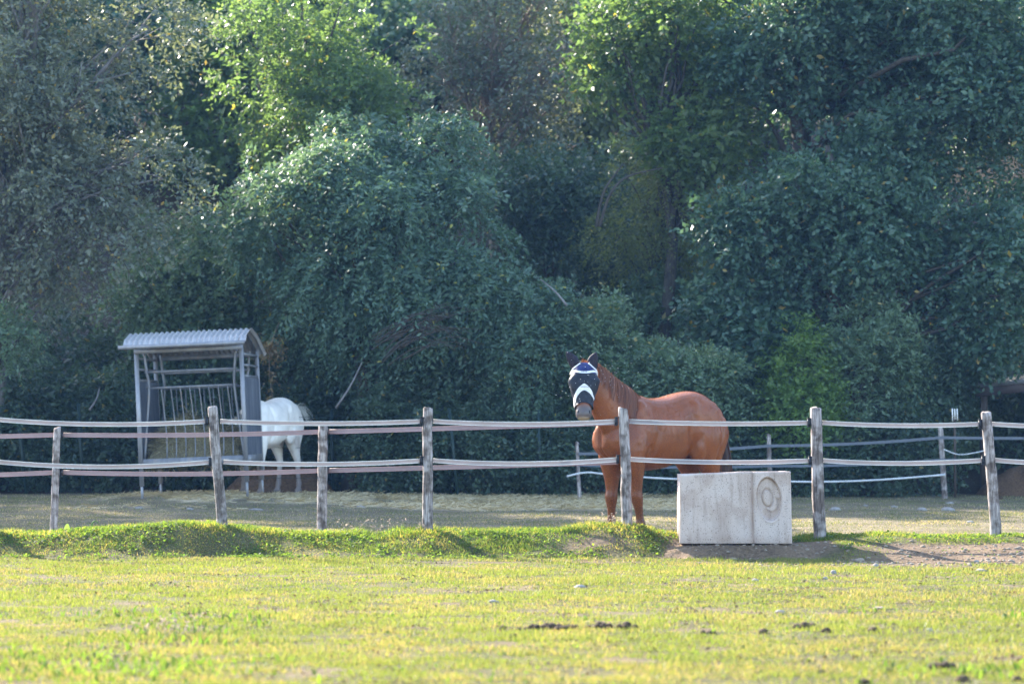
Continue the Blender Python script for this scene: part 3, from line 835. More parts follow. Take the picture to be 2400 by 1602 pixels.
far_f = empty('paddock_fence', (4, 41.8, .2), 'far fence at the back right with thin grey posts, dark tapes and a pale rope', 'fence')
fpz = []
for (tx, ty), (bx, by), r, sd, Y in [((1324, 1015), (1330, 1147), .030, 22, 41.6), ((1764, 997), (1768, 1147), .036, 23, 41.8), ((2157, 980), (2168, 1138), .045, 24, 42.0), ((2700, 970), (2705, 1140), .045, 25, 42.0)]:
    T = pd(tx, ty, Y); Bt = pd(bx, by, Y); Bt[2] = float(ground(Bt[0], Y)) - .05
    V, F = post_mesh(T, Bt, r, sd, None, 12, 16)
    part('fence_post', V, F, M['post_wood'], far_f)
for xs, ys, w in (((1327, 1764, 2160, 2700), (1040, 1022, 1003, 996), .045), ((1327, 1764, 2160, 2700), (1066, 1068, 1054, 1048), .04)):
    for i in range(3):
        a = pd(xs[i], ys[i], 41.55 + .1 * i); b = pd(xs[i + 1], ys[i + 1], 41.65 + .1 * i)
        P = ribbon(a, b, .03, w); k = len(P); u = np.array([0, 0, w / 2])
        V = np.concatenate([P - u, P + u]); j = np.arange(k - 1)
        part('tape', V, np.stack([j, j + 1, k + j + 1, k + j], 1), M['tape_dark'], far_f)
P = resample(np.array([pd(1300, 1092, 41.5), pd(1345, 1083, 41.5), pd(1400, 1088, 41.5), pd(1550, 1098, 41.5), pd(1815, 1104, 41.6), pd(1950, 1103, 41.7), pd(2060, 1097, 41.8), pd(2168, 1088, 41.9)]), 40)
V, F = tube(P, .017, 6); part('rope', V, F, M['rope'], far_f)
P = resample(np.array([pd(2165, 1030, 41.9), pd(2200, 1042, 41.9), pd(2245, 1036, 41.9), pd(2275, 1028, 41.9)]), 16)
V, F = tube(P, .010, 5); part('rope', V, F, M['rope'], far_f)
P = resample(np.array([pd(1338, 1040, 41.5), pd(1342, 1060, 41.5), pd(1341, 1085, 41.5)]), 6)

# dark green wire fence leaning in front of the hedge
M['green_metal'] = noise_mat('green_metal', [(.3, (.006, .018, .017)), (.7, (.015, .035, .03))], 12, (1, 1, 1), .5, .1)
wf = empty('wire_fence', pd(600, 1150, 42.6), 'thin dark green wire fence leaning against the hedge behind the paddock', 'fence')
for (a, b) in [((40, 935), (62, 1140)), ((180, 925), (192, 1145)), ((395, 930), (400, 1145)), ((760, 940), (766, 1150)), ((1030, 935), (1052, 1150)), ((1235, 940), (1240, 1150))]:
    V, F = beam(pd(a[0], a[1], 44.0 if a[0] < 900 else 42.5), pd(b[0], b[1] + 8, 44.0 if a[0] < 900 else 42.5), .05, .04, up=(0, 1, 0)); part('fence_post', V, F, M['green_metal'], wf)
for yv in (950, 985, 1020, 1055, 1090, 1125):
    P = ribbon(pd(30, yv, 43.97), pd(1245, yv + 4, 42.47), .02, 0, 30); P[:, 2] += .01 * np.sin(np.linspace(0, 20, 30))
    V, F = tube(P, .0035, 4); part('wire', V, F, M['green_metal'], wf)

# ------------------------------------------------------------------ concrete trough
def concrete_build(nd, ln, out):
    tc = nd('TexCoord')
    n = nd('TexNoise'); n.inputs['Scale'].default_value = 3.2; n.inputs['Detail'].default_value = 6; ln(tc.outputs['Object'], n.inputs['Vector'])
    r = ramp(nd, [(.34, (.46, .365, .31)), (.50, (.515, .415, .36)), (.66, (.53, .44, .39))]); ln(n.outputs[0], r.inputs[0])
    v = nd('TexNoise'); v.inputs['Scale'].default_value = 85; v.inputs['Detail'].default_value = 2; ln(tc.outputs['Object'], v.inputs['Vector'])
    r2 = ramp(nd, [(.26, (.22, .21, .21)), (.40, (1, 1, 1))]); ln(v.outputs[0], r2.inputs[0])
    mp = nd('Mapping'); mp.inputs['Scale'].default_value = (1, 1, .12); ln(tc.outputs['Object'], mp.inputs['Vector'])
    s = nd('TexNoise'); s.inputs['Scale'].default_value = 22; s.inputs['Detail'].default_value = 5; ln(mp.outputs[0], s.inputs['Vector'])
    r3 = ramp(nd, [(.30, (.80, .78, .76)), (.48, (1, 1, 1))]); ln(s.outputs[0], r3.inputs[0])
    at = nd('Attribute'); at.attribute_name = 'col'
    def mul(a, b):
        m = nd('MixRGB', blend_type='MULTIPLY'); m.inputs[0].default_value = 1; ln(a, m.inputs[1]); ln(b, m.inputs[2]); return m.outputs[0]
    c = mul(mul(mul(r.outputs[0], r2.outputs[0]), r3.outputs[0]), at.outputs['Color'])
    p = nd('BsdfPrincipled'); p.inputs['Roughness'].default_value = .9; p.inputs['Specular IOR Level'].default_value = .2
    ln(c, p.inputs['Base Color'])
    bp = nd('Bump'); bp.inputs['Strength'].default_value = .45; bp.inputs['Distance'].default_value = .008
    ln(v.outputs[0], bp.inputs['Height']); ln(bp.outputs[0], p.inputs['Normal']); ln(p.outputs[0], out.inputs[0])
M['concrete'] = mat('concrete', concrete_build)
def trough():
    Y = 29.12; dep = .62
    a = pd(1561, 1088, Y); b = pd(1814, 1081, Y)          # top left, top right of the front
    bl = pd(1561, 1243, Y); br = pd(1819, 1246, Y)
    x0, x1 = a[0], b[0]; zb = min(bl[2], br[2])
    root = empty('water_trough', ((x0 + x1) / 2, Y + dep / 2, zb), 'pale concrete water trough with a round relief on its front, below the fence', 'trough')
    nu, nv = 130, 80
    U, Vv = np.meshgrid(np.linspace(0, 1, nu), np.linspace(0, 1, nv))
    Wd = x1 - x0; Hh = a[2] - zb
    X = x0 + U * Wd + .022 * (1 - Vv) * (U - .2)
    ztop = a[2] + (b[2] - a[2]) * np.minimum(U / .58, 1) + .004 * (fbm(U * 12, 0 * U, 1, 5, 3) - .5)
    Z = zb + Vv * (ztop - zb)
    # relief, in metres from the left edge / bottom
    mx = U * Wd; mz = Vv * Hh
    d = np.zeros_like(U)                                   # + = set back from the front plane
    cr = .655 * Wd                                         # the crease: both halves lean in towards it
    d += .030 * np.exp(-np.abs(mx - cr) / .06) + .012 * np.exp(-((mx - cr) / .012) ** 2)
    ex, ez = .80 * Wd, .615 * Hh
    th = -.12
    ux = (mx - ex) * math.cos(th) - (mz - ez) * math.sin(th); uz = (mx - ex) * math.sin(th) + (mz - ez) * math.cos(th)
    rr = np.sqrt((ux / .135) ** 2 + (uz / .235) ** 2)
    d += .036 * (1 - sst(.94, 1.0, rr))                     # sunk oval
    d -= .014 * np.exp(-((rr - 1.05) / .05) ** 2) * .6        # lip
    ang = np.arctan2(uz, ux)
    iu = ux + .015; iz = uz - .015
    r2 = np.sqrt((iu / .052) ** 2 + (iz / .085) ** 2)
    ring = (1 - sst(.95, 1.05, r2))
    d += .020 * np.exp(-((r2 - 1.12) / .13) ** 2) - .010 * ring
    tail = (sst(.52, .60, rr + .12 * np.sin(ang * 2)) * (1 - sst(.88, .94, rr)) * sst(.0, .35, np.cos(ang + 1.05) - .35))
    d += .016 * tail
    d -= .0 * d
    d += .004 * (fbm(mx, mz, 9, 3, 3) - .5)
    edge = np.minimum.reduce([mx, Wd - mx, Hh - mz])
    d += .012 * (1 - sst(0, .018, edge)) ** 2               # worn arrises
    V = np.stack([X, Y + d, Z], -1)
    # stains: rusty brown in crease and near foot; relief shade painted into the oval
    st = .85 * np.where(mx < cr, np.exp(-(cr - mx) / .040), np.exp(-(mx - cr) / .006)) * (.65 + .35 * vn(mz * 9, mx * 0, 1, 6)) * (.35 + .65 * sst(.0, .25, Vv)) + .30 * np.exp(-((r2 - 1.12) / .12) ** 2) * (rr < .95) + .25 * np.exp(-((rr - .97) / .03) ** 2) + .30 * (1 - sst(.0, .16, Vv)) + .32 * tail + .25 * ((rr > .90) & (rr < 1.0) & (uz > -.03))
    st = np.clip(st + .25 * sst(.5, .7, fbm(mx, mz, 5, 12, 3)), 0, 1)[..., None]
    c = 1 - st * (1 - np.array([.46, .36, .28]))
    V = V.reshape(-1, 3); F = grid_faces(nv, nu, wrap=False)
    pe = np.concatenate([np.arange(nu), np.arange(1, nv) * nu + nu - 1, (nv - 1) * nu + np.arange(nu - 2, -1, -1), np.arange(nv - 2, 0, -1) * nu]); q = np.roll(pe, -1)
    sk = V[pe].copy(); sk[:, 1] = Y + .105; o_ = len(V); w_ = np.arange(len(pe))
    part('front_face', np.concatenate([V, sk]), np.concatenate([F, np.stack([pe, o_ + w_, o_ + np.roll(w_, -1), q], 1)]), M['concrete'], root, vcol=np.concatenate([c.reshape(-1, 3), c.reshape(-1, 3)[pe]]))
    # sides, back and hollow inside
    t = .085; y0, y1 = Y + .10, Y + dep
    zt = a[2] - .004; ztr = b[2] - .004
    mb = MB()
    ax0, ax1 = x0 + .002, x1 - .002
    out_b = np.array([[ax0, y0, zb], [ax1 + .014, y0, zb], [ax1 + .014, y1, zb], [ax0, y1, zb]])
    out_t = np.array([[ax0, y0, zt], [ax1, y0, ztr], [ax1, y1, ztr], [ax0, y1, zt]])
    in_t = np.array([[ax0 + t, y0 + t, zt], [ax1 - t, y0 + t, ztr], [ax1 - t, y1 - t, ztr], [ax0 + t, y1 - t, zt]])
    in_b = in_t + np.array([[.02, .02, -.5], [-.02, .02, -.5], [-.02, -.02, -.5], [.02, -.02, -.5]])
    Va = np.concatenate([out_b, out_t, in_t, in_b])
    Fa = []
    for k in range(4):
        l = (k + 1) % 4
        Fa += [[k, l, 4 + l, 4 + k], [4 + k, 4 + l, 8 + l, 8 + k], [8 + k, 8 + l, 12 + l, 12 + k]]
    Fa += [[12, 13, 14, 15], [3, 2, 1, 0]]
    part('basin', Va, np.array(Fa), M['concrete'], root, smooth=False, vcol=np.ones((16, 3)))
    wz = min(zt, ztr) - .1
    Vw = np.array([[ax0 + t, y0 + t, wz], [ax1 - t, y0 + t, wz], [ax1 - t, y1 - t, wz], [ax0 + t, y1 - t, wz]])
    def wb(nd, ln, out):
        p = nd('BsdfPrincipled'); p.inputs['Base Color'].default_value = (.02, .03, .025, 1); p.inputs['Roughness'].default_value = .05
        ln(p.outputs[0], out.inputs[0])
    part('water', Vw, np.array([[0, 1, 2, 3]]), mat('trough_water', wb), root, smooth=False)
    return root
trough()
M['earth'] = noise_mat('earth', [(.3, (.10, .065, .042)), (.7, (.24, .165, .11))], 9, (1, 1, 1), .95, .8)
def earth_mound(name, label, c, rx, ry, h, m, seed, cat='heap', n=60, rough=.35, kind=None):
    u, v = np.meshgrid(np.linspace(-1, 1, n), np.linspace(-1, 1, n))
    r = np.sqrt(u * u + v * v)
    z = h * np.clip(1 - r ** 2, 0, 1) ** .8 * (1 - rough + 2 * rough * fbm(u, v, 4, seed, 4)) - .03 * (r > .98)
    X = c[0] + u * rx; Y = c[1] + v * ry
    Z = ground(X, Y) + z - .015
    return solo(name, (c[0], c[1], float(ground(c[0], c[1]))), np.stack([X, Y, Z], -1).reshape(-1, 3), grid_faces(n, n, wrap=False), m, label, cat, kind=kind)

# ------------------------------------------------------------------ hay rack with corrugated roof
M['galv'] = noise_mat('galvanised', [(.3, (.20, .20, .21)), (.7, (.36, .35, .36))], 7, (1, 1, .3), .5, .1, metal=.4)
M['galv_dull'] = noise_mat('galvanised_dull', [(.3, (.14, .14, .15)), (.55, (.22, .22, .23)), (.7, (.30, .24, .20))], 9, (1, 1, .3), .55, .15, metal=.35)
M['roof_sheet'] = noise_mat('roof_sheet', [(.3, (.34, .33, .33)), (.7, (.52, .49, .48))], 5, (1, 4, 1), .45, .05, metal=.25)
M['panel_sheet'] = noise_mat('panel_sheet', [(.3, (.06, .068, .09)), (.7, (.16, .17, .20))], 5, (1, 1, .2), .5, .1, metal=.4)
M['hay'] = noise_mat('hay', [(.3, (.10, .085, .05)), (.7, (.26, .22, .13))], 40, (1, 1, 1), .95, .9, bscale=70)
M['hay_strand'] = leaf_mat('hay_strand', (.14, .12, .06), (.34, .29, .16), None, .2, (1.3, 1.2, .9), .6, .3)
def hay_rack():
    base = px(457, 1168, 40.6); base[2] = float(ground(base[0], 40.6))
    root = empty('hay_rack', base, 'grey metal hay rack with a corrugated roof standing at the left of the paddock', 'hay rack')
    ya, ro = math.radians(-3.5), math.radians(-2.5)
    Rz = np.array([[math.cos(ya), -math.sin(ya), 0], [math.sin(ya), math.cos(ya), 0], [0, 0, 1]])
    Ry = np.array([[math.cos(ro), 0, math.sin(ro)], [0, 1, 0], [-math.sin(ro), 0, math.cos(ro)]])
    R = Rz @ Ry
    T = lambda P: np.asarray(P, float) @ R.T + base + np.array([0, 0, -.01])
    w = 1.64; d = 1.5; x0, x1 = -w / 2, w / 2
    def pt(name, V, F, m, par=root, **kw): return part(name, T(V), F, m, par, **kw)
    corners = [(x0, 0), (x1, 0), (x0, d), (x1, d)]
    for cx, cy in corners:
        V, F = beam((cx, cy, .22), (cx, cy, 2.34 if cy == 0 else 2.30), .062, .062, up=(0, 1, 0)); leg = pt('leg', V, F, M['galv'])
        V, F = tube(np.array([[cx, cy, -.04], [cx, cy, .25]]), .022, 8); pt('foot_tube', V, F, M['galv'], leg)
    # roof
    pk = np.array([(-.26, 2.37), (-.13, 2.475), (.36, 2.60), (1.0, 2.48), (1.78, 2.22)])
    pt_ = np.linspace(0, 4, 26); prof = np.stack([np.interp(pt_, range(5), pk[:, 0]), np.interp(pt_, range(5), pk[:, 1])], 1)
    nx = 23 * 8 + 1
    xs = np.linspace(x0 - .15, x1 + .12, nx)
    ph = np.linspace(0, 23 * 2 * np.pi, nx)
    tn = nrm(np.gradient(prof, axis=0)); nn = np.stack([-tn[:, 1], tn[:, 0]], 1)
    amp = .016 * np.cos(ph)
    V = np.stack([np.broadcast_to(xs[None], (26, nx)), prof[:, 0][:, None] + nn[:, 0][:, None] * amp, prof[:, 1][:, None] + nn[:, 1][:, None] * amp], -1)
    V2 = V - np.array([0, nn[0, 0] * 0, .004])
    n = 26 * nx
    F = grid_faces(26, nx, wrap=False)
    per_ = np.concatenate([np.arange(nx), np.arange(1, 26) * nx + nx - 1, 25 * nx + np.arange(nx - 2, -1, -1), np.arange(24, 0, -1) * nx])
    q = np.roll(per_, -1)
    pt('roof', np.concatenate([V.reshape(-1, 3), V2.reshape(-1, 3)]), [np.concatenate([F, F[:, ::-1] + n, np.stack([per_, q, q + n, per_ + n], 1)])], M['roof_sheet'])
    V, F = tube(np.array([[x0 - .22, -.275, 2.365], [x1 + .10, -.275, 2.365]]), .033, 10); pt('eave_tube', V, F, M['galv'])
    V, F = beam((x0 - .02, -.05, 2.30), (x1 + .02, -.05, 2.30), .05, .07); pt('eave_beam', V, F, M['galv'])
    V, F = beam((x0, d + .04, 2.22), (x1, d + .04, 2.22), .05, .07); pt('eave_beam', V, F, M['galv_dull'])
    for cx in (x0, x1):
        V, F = tube(np.stack([np.full(26, cx), prof[:, 0], prof[:, 1] - .035], 1)[1:25], .018, 6); pt('rafter', V, F, M['galv_dull'])
    # side walls: rails above a corrugated panel
    for cx, s in ((x0, -1), (x1, 1)):
        for z in (2.20, 2.03, 1.86):
            V, F = tube(np.array([[cx, .03, z], [cx, d - .03, z]]), .02, 8); pt('side_rail', V, F, M['galv'])
        m = 17 * 6 + 1; yy = np.linspace(.032, d - .032, m); aa = .022 * np.cos(np.linspace(0, 17 * 2 * np.pi, m))
        a = np.stack([cx + aa, yy, np.full(m, .64)], 1); b = np.stack([cx + aa, yy, np.full(m, 1.84)], 1)
        c = a + [.004, 0, 0]; e = b + [.004, 0, 0]
        j = np.arange(m - 1)
        Fq = np.concatenate([np.stack([j, j + 1, m + j + 1, m + j], 1), np.stack([3 * m + j, 3 * m + j + 1, 2 * m + j + 1, 2 * m + j], 1)])
        pt('side_panel', np.concatenate([a, b, c, e]), Fq, M['panel_sheet'])
        V, F = beam((cx, .0, .57), (cx, d, .57), .05, .13); pt('base_rail', V, F, M['galv'])
    for cy in (0, d):
        V, F = beam((x0, cy, .57), (x1, cy, .57), .05, .13); pt('base_rail', V, F, M['galv_dull'])
    V, F = box((0, d / 2, .52), (w - .02, d - .02, .02)); pt('tray', V, F, M['galv_dull'])
    # rack tubes, front and back grids leaning inwards
    for cy, s in ((.10, 1), (d - .10, -1)):
        for z, yo in ((1.98, 0.0), (1.73, .03)):
            V, F = tube(np.array([[x0 + .10, cy + s * yo, z], [x1 - .10, cy + s * yo, z]]), .020, 8); pt('rack_rail', V, F, M['galv_dull'])
        for e in (-1, 1):
            P = resample(np.array([(e * (w / 2 - .10), cy, 2.28), (e * (w / 2 - .13), cy, 2.0), (e * (w / 2 - .15), cy + s * .03, 1.73), (e * (w / 2 - .10), cy + s * .02, 1.2), (e * (w / 2 - .04), cy, .64)]), 18)
            V, F = tube(P, .022, 8); pt('rack_end_tube', V, F, M['galv_dull'])
        for k in range(8):
            fx = x0 + .34 + k * (w - .60) / 7
            P = resample(np.array([(fx, cy + s * .03, 1.73), (fx + .02, cy + s * .10, 1.35), (fx + .05, cy + s * .06, .95), (fx + .05, cy, .64)]), 12)
            V, F = tube(P, .0105, 6); pt('rack_bar', V, F, M['galv_dull'])
    hr = empty('hay_pile', T([[0, d / 2, .55]])[0], 'heap of greenish-brown hay lying in the metal rack', 'hay')
    rngh = np.random.RandomState(8)
    n = 46
    u, v = np.meshgrid(np.linspace(-1, 1, n), np.linspace(-1, 1, n))
    hz = np.clip(1 - np.abs(u) ** 2.6, 0, 1) * np.clip(1 - np.abs(v) ** 3, 0, 1)
    Z = .54 + .62 * hz ** .5 * (.72 + .55 * fbm(u, v, 2.2, 15, 4)) * (1 - .12 * u)
    V = np.stack([u * (w / 2 - .05), d / 2 + v * (d / 2 - .16), Z], -1).reshape(-1, 3)
    part('hay_mass', T(V), grid_faces(n, n, wrap=False), M['hay'], hr)
    m = 9000
    i = rngh.randint(len(V), size=m); P = V[i] + rngh.randn(m, 3) * .02
    D = nrm(rngh.randn(m, 3) * np.array([1, .8, .5]) + np.array([0, 0, -.25])) * (.08 + .16 * rngh.rand(m))[:, None]
    sd = nrm(np.cross(D, rngh.randn(m, 3))) * .0035
    VV = np.stack([P - sd, P + D - sd, P + D + sd, P + sd], 1)
    VV[..., 1] = np.clip(VV[..., 1], .02, d - .02); VV[..., 0] = np.clip(VV[..., 0], x0 + .03, x1 - .03)
    o = part('hay_strands', T(VV.reshape(-1, 3)), np.arange(4 * m).reshape(-1, 4), M['hay_strand'], hr, smooth=False, face_attr=rngh.rand(m) * .9)
    o['kind'] = 'stuff'
hay_rack()
M['chips'] = noise_mat('wood_chips', [(.3, (.05, .027, .015)), (.7, (.17, .10, .055))], 26, (1, 1, 1), .95, 1.0, bscale=50)
c_ = px(640, 1165, 42.3)
earth_mound('dung_heap', 'reddish-brown heap of old dung and litter under the white horse', (c_[0] - .05, 44.0), .95, .5, .50, M['chips'], 3, 'heap', rough=.3)

# ------------------------------------------------------------------ shed at the right edge
M['shed_dark'] = noise_mat('shed_boards', [(.3, (.035, .026, .020)), (.7, (.085, .062, .048))], 8, (1, 1, .2), .9, .3)
M['shed_fascia'] = noise_mat('shed_fascia', [(.3, (.075, .055, .055)), (.7, (.13, .10, .095))], 6, (.2, 1, 1), .8, .2)
def shed():
    a = np.array([7.55, 43.9, 2.02]); b = np.array([11.4, 41.6, 2.42])
    root = empty('shed', (8.6, 43.4, float(ground(8.6, 43.4))), 'dark open shed with a grey roof edge cut by the right side of the picture', 'shed')
    dv = nrm(b - a); bk = nrm(np.cross([0, 0, 1.], dv)) * 3.0; bk[2] = .35
    V = np.array([a, b, b + bk, a + bk]); V = np.concatenate([V, V + [0, 0, .06]])
    F = np.array([[3, 2, 1, 0], [4, 5, 6, 7], [0, 1, 5, 4], [1, 2, 6, 5], [2, 3, 7, 6], [3, 0, 4, 7]])
    part('roof', V, F, M['galv'], root, smooth=False)
    V, F = beam(a + [0, .02, -.075] + bk * .01, b + [0, .02, -.075] + bk * .01, .05, .14); part('fascia', V, F, M['shed_fascia'], root, smooth=False)
    for f in (.07, .55, .97):
        p = a + (b - a) * f + bk * .04
        V, F = beam((p[0], p[1], float(ground(p[0], p[1])) - .1), (p[0], p[1], p[2] - .15), .11, .11, up=(0, 1, 0)); part('post', V, F, M['shed_dark'], root, smooth=False)
    for i in range(18):
        f0 = i / 18; p = a + (b - a) * (f0 + .5 / 18) + bk * .95; wd = np.linalg.norm(b - a) / 18 * .96
        V, F = box((0, 0, 0), (wd, .025, 2.6)); ang = math.atan2(dv[1], dv[0])
        Rm = np.array([[math.cos(ang), -math.sin(ang), 0], [math.sin(ang), math.cos(ang), 0], [0, 0, 1]])
        part('wall_board', V @ Rm.T + np.array([p[0], p[1], 1.30]), F, M['shed_dark'], root, smooth=False)
    p = px(2390, 1130, 42.6)
    earth_mound('litter_heap', 'brown heap of bedding inside the dark shed at the right edge', (9.0, 43.6), 1.3, .8, .55, M['chips'], 9, 'heap')
    s = empty('pale_slats', pd(2192, 965, 42.3), 'three short pale upright slats beside the shed, above the far right post', 'slats')
    for i, (x, y0, y1) in enumerate([(2184.5, 936, 966), (2190, 937, 962), (2195.5, 937, 964)]):
        V, F = beam(pd(x, y0, 42.3), pd(x + .8, y1, 42.3), .012, .018, up=(1, 0, 0)); part('slat', V, F, M['white_paint'], s, smooth=False)
    V, F = beam(pd(2190, 960, 42.33), pd(2191, 1140, 42.33), .035, .035, up=(1, 0, 0)); part('stake', V, F, M['shed_dark'], s, smooth=False)
shed()

# ------------------------------------------------------------------ stones, dung, flowers
def lump(seed, s, rough=.25, n=2):
    import bmesh
    bm = bmesh.new(); bmesh.ops.create_icosphere(bm, subdivisions=n, radius=1)
    V = np.array([v.co[:] for v in bm.verts]); F = np.array([[v.index for v in f.verts] for f in bm.faces]); bm.free()
    rng = np.random.RandomState(seed)
    k = nrm(rng.randn(7, 3))
    V = V * (1 + rough * (np.abs(V @ k.T).max(1) - .85) * 2 + .03 * rng.randn(len(V)))[:, None]
    return V * np.asarray(s), F
STONES = [  # view x, y, width m, height m, material, label
 (1330, 1347, .13, .05, 'stone', 'flat pale stone in the meadow above the largest dung pile'),
 (1132, 1381, .10, .045, 'stone', 'tilted pale stone in the meadow, left of the flat one above the dung'),
 (1912, 1316, .08, .07, 'stone', 'whitish angular stone below the right end of the trough'),
 (1893, 1328, .07, .045, 'stone', 'small rounded whitish stone just left below the angular one'),
 (2017, 1397, .11, .05, 'stone_tan', 'rounded grey-tan stone alone in the right of the meadow'),
 (1790, 1405, .10, .05, 'stone', 'pale oval stone in the meadow above the single dung clumps'),
 (2250, 1310, .15, .055, 'stone_tan', 'long tan stone at the grass edge below the bare earth on the right'),
 (1972, 1286, .13, .07, 'stone_tan', 'big tan cobble on the bare earth right of the trough'),
 (1732, 1333, .09, .05, 'stone', 'pale stone in the grass below the trough front'),
 (2132, 1447, .07, .04, 'stone', 'small white stone low in the right of the meadow'),
 (2010, 1298, .09, .05, 'stone', 'grey stone at the foot of the bare earth beside the tan cobble'),
 (2240, 1288, .08, .04, 'stone', 'small grey stone on the bare earth near the right edge'),
 (2115, 1170, .20, .075, 'stone', 'white rock in the paddock left of the last tall post'),
 (2175, 1171, .26, .10, 'stone', 'broad white rock in the paddock just left of the last tall post'),
 (2178, 1155, .16, .06, 'stone', 'flat white rock at the back of the paddock below the far right post'),
 (1915, 1170, .24, .09, 'stone', 'white rock in the paddock right beside the tallest front post'),
 (1985, 1160, .10, .04, 'stone', 'small white rock far back in the paddock right of the trough'),
 (2052, 1163, .16, .05, 'stone', 'low pale rock between the white rocks of the right paddock'),
 (2226, 1198, .12, .05, 'stone', 'pale stone in the paddock near the foot of the last tall post'),
 (318, 1166, .16, .05, 'stone', 'white flat stone in the paddock under the hay rack'),
 (436, 1168, .14, .05, 'stone', 'pale flat stone in the paddock below the middle of the hay rack'),
 (588, 1169, .26, .05, 'stone', 'long pale flat stone in the straw below the white horse'),
 (826, 1164, .17, .07, 'stone', 'grey-white stone in the straw right of the shorter rear post'),
 (1085, 1160, .15, .05, 'stone', 'pale stone in the straw right of the second front post'),
 (1335, 1163, .26, .06, 'stone', 'long pale stone on the ground left of the forelegs of the brown horse'),
 (1530, 1161, .20, .06, 'stone', 'pale stone on the ground left of the trough behind the grass bank'),
]
for i, (x, y, w, h, m, lab) in enumerate(STONES):
    p = gh(x * K, y * K)
    V, F = lump(400 + i, (w * .42, w * .32, h * .5), .5)
    solo('stone', p, V + p + np.array([0, 0, h * .06]), F, M[m], lab, 'stone', 'loose stones on the ground', smooth=True)
DUNG = [  # x, y (photo px), spread x m, spread y m, lumps, lump size, label
 (1292, 1475, .20, .12, 26, .042, 'largest pile of dark dung in the middle of the meadow'),
 (1406, 1472, .11, .07, 9, .036, 'small dung pile just right of the largest one'),
 (1474, 1474, .10, .07, 10, .036, 'dung pile with a sunlit edge, third from the left in the middle row'),
 (1655, 1484, .10, .10, 5, .026, 'few scattered dung balls right of the middle row'),
 (1897, 1473, .11, .06, 12, .038, 'flat torn dung clump below the oval stone on the right'),
 (1935, 1481, .02, .02, 2, .050, 'single upright dark clod beside the flat dung clump'),
 (2050, 1480, .015, .015, 2, .040, 'single dark clod far from the others in the right of the meadow'),
 (2090, 1572, .02, .02, 3, .036, 'round dark clod near the bottom edge on the right'),
 (1922, 1578, .025, .02, 3, .032, 'pale-topped clod near the bottom edge, left of the round dark one'),
 (2210, 1566, .11, .08, 14, .034, 'heaped dung pile in the bottom right corner of the meadow'),
 (2248, 1597, .035, .03, 6, .038, 'dark dung clump at the bottom edge under the heaped pile'),
 (2381, 1595, .02, .02, 3, .034, 'clod with a bright top in the bottom right corner'),
 (2030, 1602, .03, .02, 3, .032, 'flat dark clod touching the bottom edge'),
 (1779, 1484, .04, .03, 3, .036, 'brown clod left of the flat dung clump'),
 (1182, 1474, .02, .02, 2, .036, 'small dark clod at the left end of the dung row'),
 (1204, 1494, .03, .02, 2, .034, 'dark clod in the grass below the left end of the dung row'),
 (1219, 1478, .02, .02, 2, .030, 'tiny dark clod between the left end and the largest pile'),
 (200, 1243, .14, .05, 9, .045, 'dark dung pile behind the bank near the leaning left post'),
 (105, 1249, .04, .03, 3, .05, 'dark clod behind the bank left of the leaning post'),
 (2330, 1168, .15, .1, 9, .05, 'brown dung pile by the shed at the right edge'),
]
for i, (x, y, sx, sy, n, s, lab) in enumerate(DUNG):
    p = gh(x, y); r_ = np.random.RandomState(700 + i); mb = MB()
    for k in range(n):
        q = r_.randn(2) * .5; q = q / max(1, np.linalg.norm(q))
        X = p[0] + q[0] * sx; Y = p[1] + q[1] * sy
        e = s * (.45 + .5 * r_.rand())
        V, F = lump(i * 50 + k, (e, e * .9, e * .8), .35, 2 if n < 16 else 1)
        mb.add(V + np.array([X, Y, float(ground(X, Y)) + e * .35 + (.03 * r_.rand() if n > 8 else 0) * (1 - np.hypot(*q))]), F)
    V, F, mi = mb.get()
    solo('dung_pile', p, V, F, M['dung'], lab, 'dung', 'dung lying in the grass', smooth=True)

# gravel on the bare earth: uncountable
def gravel():
    r_ = np.random.RandomState(77); mb = MB()
    V0, F0 = lump(3, (1, 1, .6), .3, 1)
    n = 0
    while n < 700:
        x = 2 + 4.2 * r_.rand(); y = 27.2 + 2.2 * r_.rand()
        if r_.rand() > dirt_mask(x, y): continue
        s = .006 + .022 * r_.rand() ** 3
        mb.add(V0 * s + np.array([x, y, float(ground(x, y)) + s * .2]), F0); n += 1
    o = mb.build('gravel', M['stone_tan'], None); tag(o, 'loose gravel on the bare earth right of the trough', 'gravel', kind='stuff')
gravel()

M['stalk'] = noise_mat('dry_stalk', [(.3, (.22, .17, .11)), (.7, (.40, .33, .24))], 20, (1, 1, 1), .9, .1)
M['seed_head'] = leaf_mat('seed_head', (.24, .20, .16), (.40, .35, .30), None, .5, (1.1, 1.0, .9), .8, .2)
def dry_flowers(name, label, spots, seed):
    r_ = np.random.RandomState(seed); root = None
    c = np.mean([s[:2] for s in spots], 0)
    root = empty(name, (c[0], c[1], float(ground(*c))), label, 'dry flowers')
    mb = MB(); P = []
    for x, y, h in spots:
        z = float(ground(x, y)); e = np.array([x + r_.randn() * h * .3, y + r_.randn() * .03, z + h])
        V, F = tube(resample(np.array([[x, y, z - .01], (np.array([x, y, z]) + e) / 2 + r_.randn(3) * .012, e]), 6), np.linspace(.0022, .0014, 6), 3, False); mb.add(V, F)
        P.append(e)
        if r_.rand() < .6: P.append(e + r_.randn(3) * np.array([.03, .02, .02]))
    mb.build('stalk', M['stalk'], root)['kind'] = 'stuff'
    P = np.array(P)
    V, F, t = leaf_cloud(r_, P, nrm(r_.randn(len(P), 3) + np.array([0, 0, .6])), 7, (.008, .016), .018, .011, 0)
    part('seed_head', V, F, M['seed_head'], root, smooth=False, face_attr=t)['kind'] = 'stuff'
r_ = np.random.RandomState(31)
c = gh(385 * K, 1462 * K)
